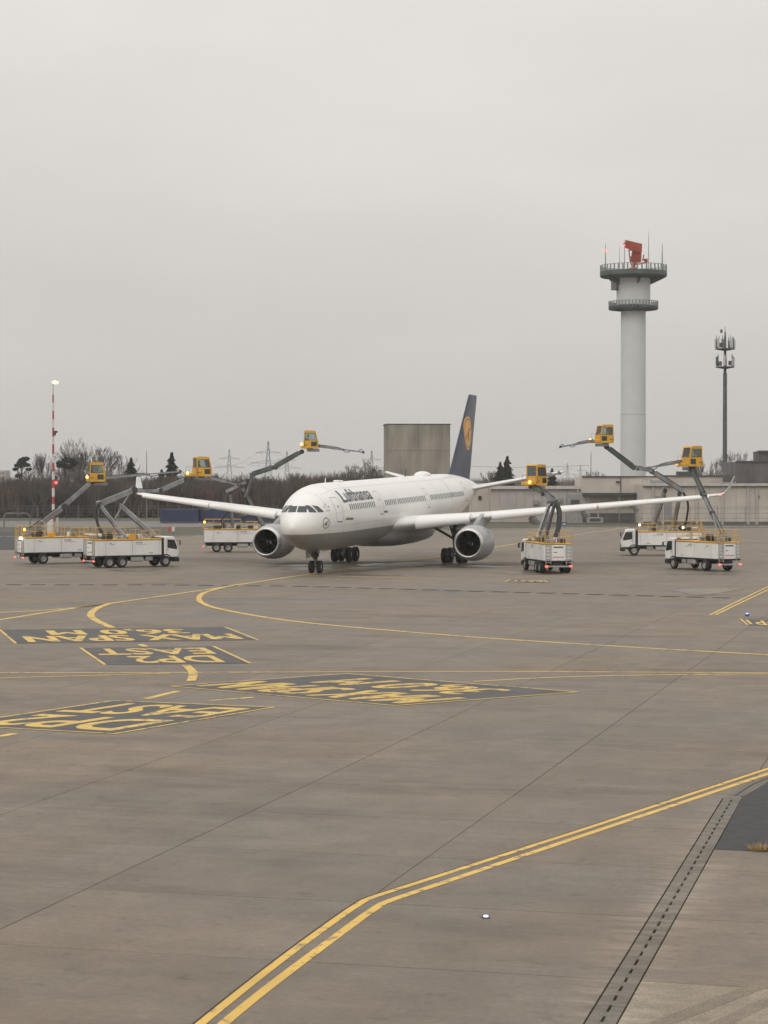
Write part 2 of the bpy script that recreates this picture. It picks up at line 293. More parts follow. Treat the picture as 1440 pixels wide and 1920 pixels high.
CONC = (0.194, 0.161, 0.127)
M = {
 'slab': concrete('slab concrete', CONC, per_slab=0.07), 'apron': concrete('apron concrete', CONC, joints=True),
 'rough': concrete('weathered rough concrete', (0.27, 0.23, 0.175), rough_patch=True, per_slab=0.05), 'channel': concrete('channel concrete', (0.140, 0.124, 0.102)),
 'asphalt': mat('dark asphalt', (0.042, 0.042, 0.043), 0.85, var=0.2, scale=3, coord='P', bump=0.2), 'trench': mat('drain void', (0.012, 0.012, 0.011), 0.9),
 'patch': concrete('pale repair concrete', (0.225, 0.20, 0.168)), 'seam': mat('joint sealant', (0.05, 0.045, 0.039), 0.9, coord='P'),
 'yellow': worn_paint('yellow road paint', (0.70, 0.45, 0.095), (0.2, 0.16, 0.10), 1.6), 'yellow_far': worn_paint('yellow marking paint', (0.70, 0.47, 0.11), (0.24, 0.18, 0.10), 1.42),
 'panel': mat('dark marking field', (0.050, 0.050, 0.053), 0.75, var=0.25, scale=0.9, coord='P', col2=(0.088, 0.083, 0.077), detail=8),
 'grass': mat('winter grass', (0.075, 0.066, 0.042), 0.95, var=0.3, scale=0.2, coord='P', col2=(0.045, 0.042, 0.028)), 'road': mat('service road asphalt', (0.17, 0.155, 0.145), 0.85, var=0.1, scale=0.3, coord='P'),
 'kerb': mat('pale kerb concrete', (0.36, 0.34, 0.31), 0.85, var=0.15, scale=0.8, coord='P'),
 'white': mat('aircraft white paint', (0.80, 0.79, 0.77), 0.3, var=0.015, scale=0.6, stretch=(0.3, 1, 2), rv=0.02), 'wing': mat('wing light grey paint', (0.72, 0.72, 0.71), 0.38, var=0.03, scale=0.4, rv=0.03),
 'navy': mat('navy tail paint', (0.020, 0.028, 0.060), 0.35, var=0.08, scale=0.5), 'ltext': mat('dark blue lettering', (0.022, 0.028, 0.055), 0.4), 'tailyellow': mat('orange yellow tail disc', (0.72, 0.36, 0.06), 0.4, var=0.03),
 'nacelle': mat('nacelle grey paint', (0.34, 0.345, 0.36), 0.32, var=0.06, scale=0.8), 'lip': mat('polished inlet lip', (0.62, 0.62, 0.61), 0.28, 0.85, var=0.04), 'fan': mat('dark fan blades', (0.03, 0.03, 0.033), 0.4, 0.6), 'intake': mat('intake liner', (0.10, 0.10, 0.105), 0.5),
 'outline': mat('grey panel line', (0.30, 0.29, 0.28), 0.5), 'dkgrey': mat('dark grey metal', (0.06, 0.06, 0.062), 0.5, 0.3), 'steel': mat('gear steel', (0.22, 0.22, 0.22), 0.4, 0.6), 'tyre': mat('tyre rubber', (0.018, 0.018, 0.018), 0.8, var=0.2, scale=3), 'hub': mat('wheel hub grey', (0.33, 0.31, 0.29), 0.5, 0.2),
 'cockpit': mat('cockpit glass', (0.025, 0.035, 0.034), 0.08, spec=0.8), 'winglass': mat('cabin window pane', (0.05, 0.05, 0.055), 0.15),
 'twhite': mat('truck white panel', (0.74, 0.73, 0.71), 0.4, var=0.05, scale=0.9, stretch=(1, 1, 0.4)), 'tgreen': mat('dark green chassis paint', (0.018, 0.030, 0.024), 0.45, var=0.15), 'chassis': mat('black chassis', (0.018, 0.018, 0.018), 0.6, var=0.3),
 'safety': mat('safety yellow paint', (0.66, 0.36, 0.035), 0.42, var=0.08, scale=1.2), 'rail': mat('railing yellow paint', (0.58, 0.36, 0.07), 0.5, var=0.12), 'galv': mat('galvanised boom steel', (0.27, 0.28, 0.29), 0.4, 0.45, var=0.16, scale=1.0), 'boomgreen': mat('dark green boom', (0.075, 0.097, 0.082), 0.45, var=0.2),
 'hose': mat('black hose rubber', (0.015, 0.015, 0.015), 0.6), 'tglass': mat('truck window glass', (0.02, 0.028, 0.026), 0.06, spec=0.8), 'glass': glass_mat('cabin glass'), 'alu': mat('aluminium ladder', (0.45, 0.44, 0.42), 0.4, 0.5),
 'redlamp': mat('red tail lamp', (1.0, 0.07, 0.05), emit=5.0), 'redoff': mat('red lens', (0.4, 0.03, 0.02), 0.3), 'amber': mat('amber beacon', (1.0, 0.36, 0.06), emit=6.0), 'yellowlamp': mat('lit yellow beacon', (1.0, 0.68, 0.16), emit=2.6), 'lampwhite': mat('lit white lamp', (1.0, 0.86, 0.5), emit=1.25), 'warmlamp': mat('lit work lamp', (1.0, 0.86, 0.6), emit=3.5), 'blue': mat('blue edge light', (0.12, 0.2, 1.0), emit=6.0), 'bluewhite': mat('blue white inset light', (0.6, 0.72, 1.0), emit=1.3),
 'tower': mat('tower painted concrete', (0.58, 0.60, 0.595), 0.8, var=0.03, scale=0.25), 'towergreen': mat('tower green steel', (0.075, 0.095, 0.085), 0.6, var=0.2, scale=0.4), 'towerrail': mat('tower railing grey', (0.24, 0.26, 0.25), 0.6), 'radar': mat('red radar antenna', (0.30, 0.045, 0.018), 0.5, var=0.15, scale=0.8), 'mast': mat('mast green grey steel', (0.085, 0.098, 0.098), 0.6, var=0.15), 'panelwhite': mat('antenna panel', (0.45, 0.45, 0.44), 0.5),
 'block': mat('weathered concrete wall', (0.285, 0.262, 0.225), 0.9, var=0.2, scale=0.35, stretch=(1, 1, 0.25), detail=7, bump=0.2), 'beige': mat('beige render', (0.50, 0.455, 0.405), 0.85, var=0.07, scale=0.3), 'beige2': mat('pinkish grey render', (0.42, 0.385, 0.36), 0.85, var=0.08, scale=0.25), 'roofdark': mat('dark roofing', (0.06, 0.065, 0.06), 0.8), 'trim': mat('pale roof trim', (0.50, 0.48, 0.45), 0.7), 'win': mat('dark window', (0.03, 0.035, 0.035), 0.15), 'brown': mat('brown grey concrete', (0.115, 0.105, 0.105), 0.9, var=0.18, scale=0.3, stretch=(1, 1, 0.3)), 'shutter': mat('grey steel door', (0.26, 0.255, 0.25), 0.6),
 'redpaint': mat('mast red band', (0.42, 0.06, 0.055), 0.5), 'whitepaint': mat('mast white band', (0.62, 0.61, 0.59), 0.5), 'fence': mat('fence steel', (0.16, 0.16, 0.16), 0.6), 'bluewall': mat('blue container paint', (0.026, 0.038, 0.095), 0.7, var=0.2, scale=0.2), 'redbox': mat('red trailer paint', (0.33, 0.035, 0.03), 0.5, var=0.2, scale=0.2), 'redsign': mat('red sign', (0.5, 0.08, 0.05), 0.5),
 'bark': mat('bare tree bark', (0.060, 0.052, 0.044), 0.95, var=0.3, scale=0.6, coord='P'), 'twig': mat('bare twigs', (0.098, 0.082, 0.069), 0.95, var=0.25, scale=0.15, coord='P'), 'brush': mat('winter brush', (0.098, 0.070, 0.053), 0.95, var=0.3, scale=0.09, coord='P', col2=(0.040, 0.034, 0.030)), 'pine': mat('pine needles', (0.028, 0.040, 0.024), 0.9, var=0.3, scale=0.4, coord='P'),
 'pylon': mat('pylon steel', (0.13, 0.135, 0.135), 0.6, coord='P'), 'wire': mat('power line', (0.1, 0.1, 0.1), 0.6), 'straw': mat('dry grass blades', (0.36, 0.24, 0.10), 0.9, var=0.2, scale=6),
 'skin': mat('skin', (0.42, 0.26, 0.19), 0.6), 'vest': mat('high visibility vest', (0.50, 0.62, 0.08), 0.7), 'jacket': mat('dark work jacket', (0.03, 0.032, 0.04), 0.8), 'hair': mat('dark hair', (0.03, 0.022, 0.018), 0.8),
}
def belly_paint():                                 # white above, grey below a straight cheat line
    m = mat('aircraft white and grey paint', (0.80, 0.79, 0.77), 0.3, var=0.015, scale=0.5, stretch=(0.3, 1, 1), rv=0.02); t = m.node_tree; b = t.nodes['Principled BSDF']
    tcn = t.nodes.new('ShaderNodeTexCoord'); sx = t.nodes.new('ShaderNodeSeparateXYZ'); t.links.new(tcn.outputs['Object'], sx.inputs[0])
    a = t.nodes.new('ShaderNodeMath'); a.operation = 'MULTIPLY_ADD'; a.inputs[1].default_value = -0.019; t.links.new(sx.outputs[0], a.inputs[0]); t.links.new(sx.outputs[2], a.inputs[2])
    c = t.nodes.new('ShaderNodeMapRange'); c.inputs['From Min'].default_value = 3.27; c.inputs['From Max'].default_value = 3.30; t.links.new(a.outputs[0], c.inputs[0])
    mxn = t.nodes.new('ShaderNodeMix'); mxn.data_type = 'RGBA'; mxn.inputs[6].default_value = (0.26, 0.255, 0.245, 1)
    old = b.inputs['Base Color'].links[0].from_socket; t.links.new(c.outputs[0], mxn.inputs[0]); t.links.new(old, mxn.inputs[7]); t.links.new(mxn.outputs[2], b.inputs['Base Color'])
    return m
M['fuse'] = belly_paint()

# ------------------------------------------------------------------ the ground
def sheet(name, pts, z, m, parent=None, kind='structure'):
    o = MB().add([(p[0], p[1], z) for p in pts], [tuple(range(len(pts)))]).build(name, m, parent, smooth=0, normals=False)
    if kind and not parent: o['kind'] = kind
    return o
sheet('ground', [(-1200, -110), (1200, -110), (1200, 2500), (-1200, 2500)], -0.06, M['grass'])
from mathutils.geometry import tessellate_polygon
ao = [Vector((x, y, -.012)) for x, y in ((-130, -100), (130, -100), (150, 368), (20, 352), (-30, 302), (-170, 300))]
ah = [(E1 * e + E2 * (chan_c(e) + d)) + Vector((0, 0, -.012)) for e, d in ((21.5, -.5), (21.5, .5), (53.2, .3), (53.2, -.3))]
apron = MB().add(ao + ah, tessellate_polygon([ao, ah])).build('apron', M['apron'], smooth=0, weld=False, normals=False); apron['kind'] = 'structure'
# concrete slabs with sealed joints, one by one where they are big enough to pick apart
gap = 0.022
slab_me = MB().box((0, 0, -0.06), (SV - gap, SU - gap, 0.12), 0.008).mesh('concrete_slab', M['slab'], smooth=0)
slab_rough = MB().box((0, 0, -0.06), (SV - gap, SU - gap, 0.12), 0.008).mesh('concrete_slab', M['rough'], smooth=0)
seam_pts = []
def keep_slab(c):
    if not 26 < c.y < 128: return False
    return abs(c.x) < 0.1756 * c.y + 4.4
CHW = 0.24                                        # half width kept free for the drain channel
nsl = 0
sealant = MB()
for i in range(-2, 22):
    for j in range(-13, 9):
        c = E1 * (U0 + SU * (i + 0.5)) + E2 * (V0 + SV * (j + 0.5))
        if not keep_slab(c): continue
        if not (j in (0, 1) and i <= 4): sealant.add([c + E2 * (x * SV / 2) + E1 * (y * SU / 2) + Vector((0, 0, -.0108)) for x, y in ((-1, -1), (1, -1), (1, 1), (-1, 1))], [(0, 1, 2, 3)])
        # the slabs beside the channel are cut to its slightly slanting line
        if j in (0, 1) and i <= 3:
            y0, y1 = -SU / 2 + gap / 2, SU / 2 - gap / 2; e0 = U0 + SU * (i + 0.5); cv = V0 + SV * (j + 0.5)
            s0, s1 = chan_c(e0 + y0) - cv, chan_c(e0 + y1) - cv; h = SV / 2 - gap / 2
            if j == 0: q = [(-h, y0), (min(s0 - CHW, h), y0), (min(s1 - CHW, h), y1), (-h, y1)]
            else: q = [(max(s0 + CHW, -h), y0), (h, y0), (h, y1), (max(s1 + CHW, -h), y1)]
            me = MB().prism(q, -.12, 0, 'xy').mesh('concrete_slab', M['rough'] if (j == 1 and i < 0) else M['slab'], smooth=0)
            place('concrete_slab', me, apron, c, -GA); continue
        place('concrete_slab', slab_rough if (j >= 2 and i < 0) else slab_me, apron, c, -GA); nsl += 1
sealant.build('joint_sealant', M['seam'], apron, smooth=0, normals=False)
# slotted drain channel: side strips, bridges between the slots, a dark trench below
def channel(a, b, wd, name='drain_channel'):
    a = Vector(a); b = Vector(b); t = (b - a).normalized(); n = Vector((t.y, -t.x, 0)); Lc = (b - a).length
    rot = Matrix.Rotation(math.atan2(t.y, t.x), 3, 'Z'); k = 0; x = 0.0
    while x < Lc - 0.3:
        l = min(3.1, Lc - x); mb = MB()
        for s in (-1, 1): mb.box(a + t * (x + l / 2) + n * s * 0.117 + Vector((0, 0, -0.049)), (l - 0.02, 0.19, 0.1), 0.006, rot)
        y = 0.12
        while y < l - 0.1:
            mb.box(a + t * (x + y + 0.14) + Vector((0, 0, -0.052)), (0.27, 0.055, 0.09), 0.0, rot); y += 0.6
        blk = mb.build('channel_block', M['channel'], apron, smooth=0); x += l
    MB().box(a + t * Lc / 2 + Vector((0, 0, -0.094)), (Lc, wd + 0.3, 0.06), 0, rot).build('drain_trench', M['trench'], apron, smooth=0)
chA = E1 * 22.0 + E2 * chan_c(22); chB = E1 * 52.9 + E2 * chan_c(52.9)
channel(chA, chB, 0.47)
# asphalt field beyond the channel
pa = [gp(1340, 1593), gp(1393, 1494), gp(1440, 1466), gp(1560, 1400), gp(1700, 1500), gp(1640, 1606)]
MB().add([(p.x, p.y, 0.006) for p in pa], [tuple(range(6))]).build('asphalt_field', M['asphalt'], apron, smooth=0, normals=False)
ka = [gp(1379, 1492), gp(1411, 1471), gp(1440, 1459), gp(1560, 1402)]
MB().tube([p + Vector((0, 0, -.004)) for p in ka], 1.0, square=(0.17, 0.008)).build('channel_edge', M['channel'], apron, smooth=0)
MB().tube([p + Vector((0, 0, -.004)) for p in ka], 1.0, square=(0.018, 0.011)).build('channel_slot', M['trench'], apron, smooth=0)
# far slotted drain crossing the apron: single grates
dl = [gp(-40, 1096), gp(300, 1096.5), gp(560, 1099), gp(840, 1107), gp(1380, 1121.5)]
def walk(poly, start, step, length):
    seg = [(poly[i], poly[i + 1], (poly[i + 1] - poly[i]).length) for i in range(len(poly) - 1)]
    tot = sum(s[2] for s in seg); res = []; x = start
    def at(d):
        for a, b, l in seg:
            if d <= l: return a + (b - a) * (d / l)
            d -= l
        return seg[-1][1]
    while x + length < tot: res.append((at(x), at(x + length))); x += step
    return res
for a, b in walk(dl, 0.3, 1.78, 1.05):
    MB().beam(a + Vector((0, 0, 0.0)), b, 0.75, 0.012).build('drain_grate', M['seam'], apron, smooth=0)

# ------------------------------------------------------------------ painted markings (thin sheets above the concrete)
M['rubber'] = None
def stripe(pts, wd, name='painted_line', m='yellow_far', z=0.006, taper=None):
    pts = [Vector((p[0], p[1], z)) for p in pts]; mb = MB(); vs = []
    for i, p in enumerate(pts):
        a = pts[max(i - 1, 0)]; b = pts[min(i + 1, len(pts) - 1)]; t = (b - a).normalized(); n = Vector((-t.y, t.x, 0))
        k = 1.0
        if 0 < i < len(pts) - 1:
            t1 = (p - a).normalized(); k = 1 / max(0.5, (t1.x * t.x + t1.y * t.y))
        wi = wd if taper is None else taper[i]
        vs += [p + n * wi / 2 * k, p - n * wi / 2 * k]
    fs = [(2 * i, 2 * i + 1, 2 * i + 3, 2 * i + 2) for i in range(len(pts) - 1)]
    return mb.add(vs, fs).build(name, M[m], apron, smooth=0, normals=False)
def smooth_curve(px, n=8):                         # Catmull-Rom through ground points
    P = [gp(*q) for q in px]; P = [P[0] * 2 - P[1]] + P + [P[-1] * 2 - P[-2]]; r = []
    for i in range(1, len(P) - 2):
        for k in range(n):
            t = k / n; a, b, c, d = P[i - 1], P[i], P[i + 1], P[i + 2]
            r.append(0.5 * ((2 * b) + (c - a) * t + (2 * a - 5 * b + 4 * c - d) * t * t + (3 * b - a - 3 * c + d) * t ** 3))
    r.append(P[-2]); return r
def refine(pts, step=3.0):
    r = []
    for a, b in zip(pts, pts[1:]):
        k = max(1, int((b - a).length / step))
        r += [a + (b - a) * (q / k) for q in range(k)]
    return r + [pts[-1]]
# double line, foreground
o1 = smooth_curve([(300, 1984), (376, 1920), (500, 1821), (596, 1749), (676, 1692)], 4)[:-1] + refine([gp(684, 1688.5), gp(700, 1682), gp(1100, 1553.5), gp(1440, 1441.5), gp(1700, 1356)])
o2 = smooth_curve([(345, 1984), (419, 1920), (500, 1854), (610, 1771), (706, 1700)], 4)[:-1] + refine([gp(716, 1695), gp(735, 1687.5), gp(1100, 1564.5), gp(1440, 1451), gp(1700, 1363)])
stripe([p + Vector((-.10, .03, 0)) for p in o1], 0.03, m='seam', name='old_outline')
stripe(o1, 0.155, m='yellow'); stripe(o2, 0.175, m='yellow')
# taxi lines
stripe(smooth_curve([(-60, 1153), (0, 1148.7), (110, 1142), (202, 1132), (393, 1104.7), (480, 1091.5), (591, 1075), (822, 1043.5), (928, 1026), (1075, 1003), (1180, 988.5)]), 0.34)
stripe(smooth_curve([(-60, 1172), (0, 1162), (128, 1142), (200, 1132.5)]), 0.34)
stripe(smooth_curve([(232, 1128), (202, 1133), (178, 1143), (170, 1153), (180, 1163), (210, 1177)]), 0.42, z=0.009)
stripe(smooth_curve([(470, 1093), (432, 1098.5), (386, 1110.5), (373, 1121.5), (382, 1132), (422, 1144), (560, 1166), (840, 1191), (1140, 1211), (1440, 1228), (1560, 1234)]), 0.36, z=0.009)
stripe(smooth_curve([(-60, 1261.5), (280, 1261), (560, 1260), (840, 1259), (1140, 1260), (1440, 1261.7), (1560, 1262)]), 0.22)
stripe(smooth_curve([(-60, 1277), (0, 1272), (160, 1267), (320, 1262.5)]), 0.2, z=0.009)
stripe(smooth_curve([(889, 1278), (1010, 1271.5), (1132, 1267.5), (1300, 1265), (1440, 1264), (1560, 1263.5)]), 0.22, z=0.009)
stripe(smooth_curve([(348, 1247), (360, 1258), (362, 1266), (358, 1278)], 5), 0.36, z=0.013)
for a, b in (((-40, 1389), (27, 1375.5)), ((275, 1310), (333, 1296)), ((389, 1314), (476, 1307.5)), ((263, 1208), (273, 1212.5))):
    stripe([gp(*a), gp(*b)], 0.30)
stripe([gp(577, 1079.3), gp(840, 1086), gp(950, 1089)], 0.3)
for k in (0, 1): stripe([gp(1331 + 10 * k, 1153), gp(1440, 1100 + 6 * k), gp(1640, 1003 + 14 * k)], 0.16)
# lettered fields, read from the far side
def field(name, TL, TR, BR, BL, rows, border):
    q = [Vector((*gp(*p)[:2], 0.011)) for p in (TL, TR, BR, BL)]; TLp, TRp, BRp, BLp = q
    def bil(s, t, z):
        p = (TRp * (1 - s) + TLp * s) * (1 - t) + (BRp * (1 - s) + BLp * s) * t
        return (p.x, p.y, z)
    pn = MB().add([bil(0, 0, .011), bil(1, 0, .011), bil(1, 1, .011), bil(0, 1, .011)], [(0, 1, 2, 3)]).build(name, M['panel'], apron, smooth=0, normals=False)
    for body, s0, s1, t0, t1 in rows:
        vs, fs = text_mesh(body, 0.0 if 'M' in body else 0.018); mb = MB()
        for dx, zz_ in (((-.008, .016), (0, .0185), (.008, .021)) if 'M' in body else ((0, .016),)):
            mb.add([bil(s0 + (s1 - s0) * x + dx, t0 + (t1 - t0) * y, zz_) for x, y in vs], fs)
        mb.build('painted_lettering', M['yellow_far'], pn, smooth=0, weld=False, normals=False)
    bw = 0.14; W = (TLp - TRp).length; H = (BRp - TRp).length; a, b = bw / W, bw / H
    eds = [(0, a, 0, 1), (1 - a, 1, 0, 1)] + ([(0, 1, 0, b), (0, 1, 1 - b, 1)] if border else [])
    for s0, s1, t0, t1 in eds:
        if border and t1 - t0 > 0.5: t0, t1 = b, 1 - b
        MB().add([bil(s0, t0, .015), bil(s1, t0, .015), bil(s1, t1, .015), bil(s0, t1, .015)], [(0, 1, 2, 3)]).build('border_line', M['yellow_far'], pn, smooth=0, normals=False)
field('marking_field', (-3, 1181), (424, 1176), (486, 1200), (27, 1207), [('MAX SPAN', .06, .93, .53, .93), ('36,0 M', .22, .80, .07, .46)], False)
field('marking_field', (148, 1215), (402.6, 1212), (472.6, 1244), (194, 1247), [('DP2', .16, .76, .55, .93), ('EAST', .10, .93, .08, .46)], False)
field('marking_field', (212, 1313.6), (519, 1326.4), (216, 1377), (-100, 1360), [('DP2', .10, .90, .55, .93), ('EAST', .08, .92, .08, .46)], True)
field('marking_field', (650, 1263), (1089, 1298), (741, 1324), (314, 1287), [('MAX SPAN', .06, .94, .55, .92), ('36,0 M', .18, .80, .08, .46)], True)
field('marking_field', (957, 1086.3), (1020, 1088), (1028, 1092), (946, 1091), [('EAST', .1, .9, .15, .85)], False)
field('marking_field', (1386, 1160), (1470, 1164), (1485, 1178), (1400, 1172), [('DP1', .1, .9, .15, .85)], False)
# pale repair patch and inset lights
pp = [gp(1255, 1106), gp(1300, 1103.5), (gp(1368, 1103)), gp(1398, 1104), gp(1330, 1115), gp(1300, 1117), gp(1290, 1113)]
MB().add([(p.x, p.y, 0.004) for p in pp], [tuple(range(7))]).build('repair_patch', M['patch'], apron, smooth=0, normals=False)
M['rubber'] = concrete('rubbered rough concrete', (0.220, 0.186, 0.142), rough_patch=True)
for a, b, wd in (((1236, 1920), (1450, 1838), .30), ((1342, 1924), (1450, 1872), .26)): stripe(refine([gp(*a), gp(*b)], .5), wd, 'tyre_mark', 'rubber', .003)
M['darkfilm'] = mat('dark smooth film on concrete', (0.105, 0.092, 0.076), 0.34, var=0.25, scale=0.5, coord='P', rv=0.14, spec=0.35)  # dark, fairly smooth irregular sheets under plane and trucks
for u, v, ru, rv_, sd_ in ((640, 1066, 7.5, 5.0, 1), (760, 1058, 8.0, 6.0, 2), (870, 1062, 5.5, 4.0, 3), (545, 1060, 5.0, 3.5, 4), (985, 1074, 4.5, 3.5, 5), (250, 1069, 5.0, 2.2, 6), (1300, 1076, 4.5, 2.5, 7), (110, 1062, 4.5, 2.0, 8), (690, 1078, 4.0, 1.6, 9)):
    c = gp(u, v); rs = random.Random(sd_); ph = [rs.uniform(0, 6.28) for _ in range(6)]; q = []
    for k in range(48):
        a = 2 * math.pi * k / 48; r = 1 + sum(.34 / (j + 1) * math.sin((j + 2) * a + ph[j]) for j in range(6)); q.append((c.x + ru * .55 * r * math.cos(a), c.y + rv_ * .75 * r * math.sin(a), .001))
    MB().add(q, [tuple(range(48))]).build('dark_film', M['darkfilm'], apron, smooth=0, normals=False)
def inset(name, u, v, r, m, label, hgt=0.03):
    t = empty(name, gp(u, v)); tag(t, label, 'airfield light', 'airfield edge lights')
    MB().lathe([(r * 1.7, 0.0), (r * 1.7, 0.012), (r * 1.2, hgt), (r * 1.05, hgt)], 16).build('housing', M['dkgrey'], t)
    MB().lathe([(r, hgt), (r * 0.9, hgt + r * 0.5), (0.001, hgt + r * 0.75)], 16).build('lens', M[m], t)
inset('inset_light', 911, 1721, 0.045, 'bluewhite', 'blue-white inset light glowing in the foreground slab right of the double yellow bend', 0.02)
inset('edge_light', 1401, 1155, 0.075, 'blue', 'blue edge light on the apron near the short double yellow line at right', 0.12)
inset('edge_light', 1058, 986, 0.12, 'blue', 'far blue edge light beyond the de-icing truck seen from behind', 0.25)

# ------------------------------------------------------------------ the airliner (local x runs aft from the nose, port side is -y)
PSI = 0.283
plane = empty('airliner', (-7.50, 173.94, 0), math.pi / 2 - PSI)
tag(plane, 'white twin-engine airliner with navy tail fin standing amid the de-icing trucks', 'airplane')
TILT = 0.0235
def interp(tab, x):
    if x <= tab[0][0]: return tab[0][1:]
    for a, b in zip(tab, tab[1:]):
        if x <= b[0]:
            t = (x - a[0]) / (b[0] - a[0]); return tuple(p + (q - p) * t for p, q in zip(a[1:], b[1:]))
    return tab[-1][1:]
# x, top, bottom, half width (heights relative to the fuselage axis)
PROF0 = [(0.0, -.58, -.62, .02), (.04, -.40, -.80, .20), (.15, -.20, -1.0, .42), (.35, .04, -1.24, .70), (.6, .26, -1.43, .95), (.9, .46, -1.62, 1.22), (1.15, .60, -1.74, 1.40), (1.45, .88, -1.88, 1.59), (1.75, 1.14, -1.99, 1.75), (2.1, 1.42, -2.11, 1.91),
        (2.6, 1.74, -2.25, 2.10), (3.2, 2.02, -2.39, 2.28), (4.0, 2.29, -2.53, 2.46), (5.0, 2.52, -2.66, 2.62), (6.2, 2.69, -2.76, 2.74), (7.4, 2.79, -2.81, 2.80), (8.6, 2.82, -2.82, 2.82),
        (41.0, 2.82, -2.82, 2.82), (43.5, 2.82, -2.72, 2.80), (46.0, 2.80, -2.40, 2.70), (49.0, 2.74, -1.82, 2.48), (52.0, 2.62, -1.15, 2.12), (55.0, 2.42, -.45, 1.68), (58.0, 2.12, .22, 1.18), (60.5, 1.80, .72, .74), (62.3, 1.55, 1.0, .36), (62.9, 1.40, 1.12, .16)]
PROF = []
for q in PROF0:                                       # a blunt, slightly slimmer nose
    if q[0] < 8.6:
        k = q[0] / 8.6; g = .86 + .14 * min(1, (q[0] / 7.0) ** 2); PROF.append((.5 + q[0] * 8.1 / 8.6, q[1], q[2], q[3] * g))
    else: PROF.append(q)
def zax(x): return 4.62 + TILT * (min(x, 50) - 8.9)
def sect(x):
    t, b, hw = interp(PROF, x); c = zax(x)
    mid = (t + b) / 2
    if x > 41: mid = mid + (t - b) * 0.02
    return c + t, c + b, c + mid, hw
def fpt(x, a):                                        # a: 0 = port side, 90 deg = crown
    t, b, m_, hw = sect(x); s = math.sin(a)
    return Vector((x, -hw * math.cos(a), m_ + (t - m_) * s if s >= 0 else m_ + (m_ - b) * s))
fb = MB(); NS = 96
xs = []
for a, b in zip(PROF, PROF[1:]):
    k = 10 if b[0] == 41.0 else (2 if b[0] > 0.5 else 1)
    xs += [a[0] + (b[0] - a[0]) * i / k for i in range(k)]
xs.append(PROF[-1][0])
vs_ = [fpt(x, 2 * math.pi * k / NS) for x in xs for k in range(NS)]
fb.add(vs_, [(i * NS + k, i * NS + (k + 1) % NS, (i + 1) * NS + (k + 1) % NS, (i + 1) * NS + k) for i in range(len(xs) - 1) for k in range(NS)] + [tuple(range(NS)), tuple(range((len(xs) - 1) * NS, len(xs) * NS))])
fus = fb.build('fuselage', M['fuse'], plane, smooth=50)
def side(x, z, off=0.012, port=True):                # point on the port skin at station x, height z
    t, b, m_, hw = sect(x); h = (t - m_) if z >= m_ else (m_ - b)
    q = max(-1, min(1, (z - m_) / h)); y = hw * math.sqrt(max(0, 1 - q * q))
    n = Vector((0, y / hw ** 2, (z - m_) / h ** 2)).normalized()
    p = Vector((x, y, z)) + n * off
    return Vector((p.x, -p.y if port else p.y, p.z))
def front(y, z, off=0.02):                           # point on the nose seen from ahead
    lo, hi = 0.5, 9.0
    for _ in range(40):
        x = (lo + hi) / 2; t, b, m_, hw = sect(x); h = (t - m_) if z >= m_ else (m_ - b)
        if (y / hw) ** 2 + ((z - m_) / h) ** 2 <= 1: hi = x
        else: lo = x
    return Vector((hi - off, y, z + off * 0.6))
def bil4(c, n):
    g = []
    for j in range(n + 1):
        for i in range(n + 1):
            s, t = i / n, j / n
            g.append(tuple((c[0][k] * (1 - s) + c[1][k] * s) * (1 - t) + (c[3][k] * (1 - s) + c[2][k] * s) * t for k in (0, 1)))
    return g, [(j * (n + 1) + i, j * (n + 1) + i + 1, (j + 1) * (n + 1) + i + 1, (j + 1) * (n + 1) + i) for j in range(n) for i in range(n)]
zc0 = zax(2)
for sgn in (1, -1):                                  # cockpit panes: two in front, two on each side
    g, f = bil4([(.05, zc0 + .64), (.80, zc0 + .62), (.72, zc0 + 1.10), (.05, zc0 + 1.12)], 6)
    MB().add([front(-sgn * y, z) for y, z in g], f).build('windscreen_pane', M['cockpit'], fus, normals=False)
    g, f = bil4([(1.98, zc0 + .62), (2.52, zc0 + .60), (2.42, zc0 + 1.18), (2.26, zc0 + 1.16)], 6)
    MB().add([side(x, z, 0.02, sgn > 0) for x, z in g], f).build('side_pane', M['cockpit'], fus, normals=False)
    g, f = bil4([(2.66, zc0 + .60), (3.28, zc0 + .64), (2.95, zc0 + 1.10), (2.56, zc0 + 1.18)], 6)
    MB().add([side(x, z, 0.02, sgn > 0) for x, z in g], f).build('side_pane', M['cockpit'], fus, normals=False)
def decal(name, pts2, faces, m, parent, off=0.014, fn=None):
    return MB().add([(fn or side)(x, z, off) for x, z in pts2], faces).build(name, m, parent, normals=False, smooth=60)
def outline(name, pts, wd, m, parent, off=0.012, closed=True):   # thin painted line on the skin
    mb = MB(); n = len(pts); rng_ = range(n if closed else n - 1)
    for i in rng_:
        a, b = Vector(pts[i]), Vector(pts[(i + 1) % n]); d = (b - a); l = d.length; d.normalize(); nn = Vector((-d.y, d.x)) * wd / 2; k = max(1, int(l / 0.25))
        vs2 = []
        for j in range(k + 1):
            p = a + (b - a) * (j / k); vs2 += [p + nn, p - nn]
        mb.add([side(q.x, q.y, off) for q in vs2], [(2 * j, 2 * j + 1, 2 * j + 3, 2 * j + 2) for j in range(k)])
    return mb.build(name, m, parent, normals=False, smooth=60)
def rrect(x0, x1, z0, z1, r=0.15, n=3):
    p = []
    for cx, cz, a0 in ((x1 - r, z1 - r, 0), (x0 + r, z1 - r, 90), (x0 + r, z0 + r, 180), (x1 - r, z0 + r, 270)):
        for k in range(n + 1):
            a = R(a0 + 90 * k / n); p.append((cx + r * math.cos(a), cz + r * math.sin(a)))
    return p
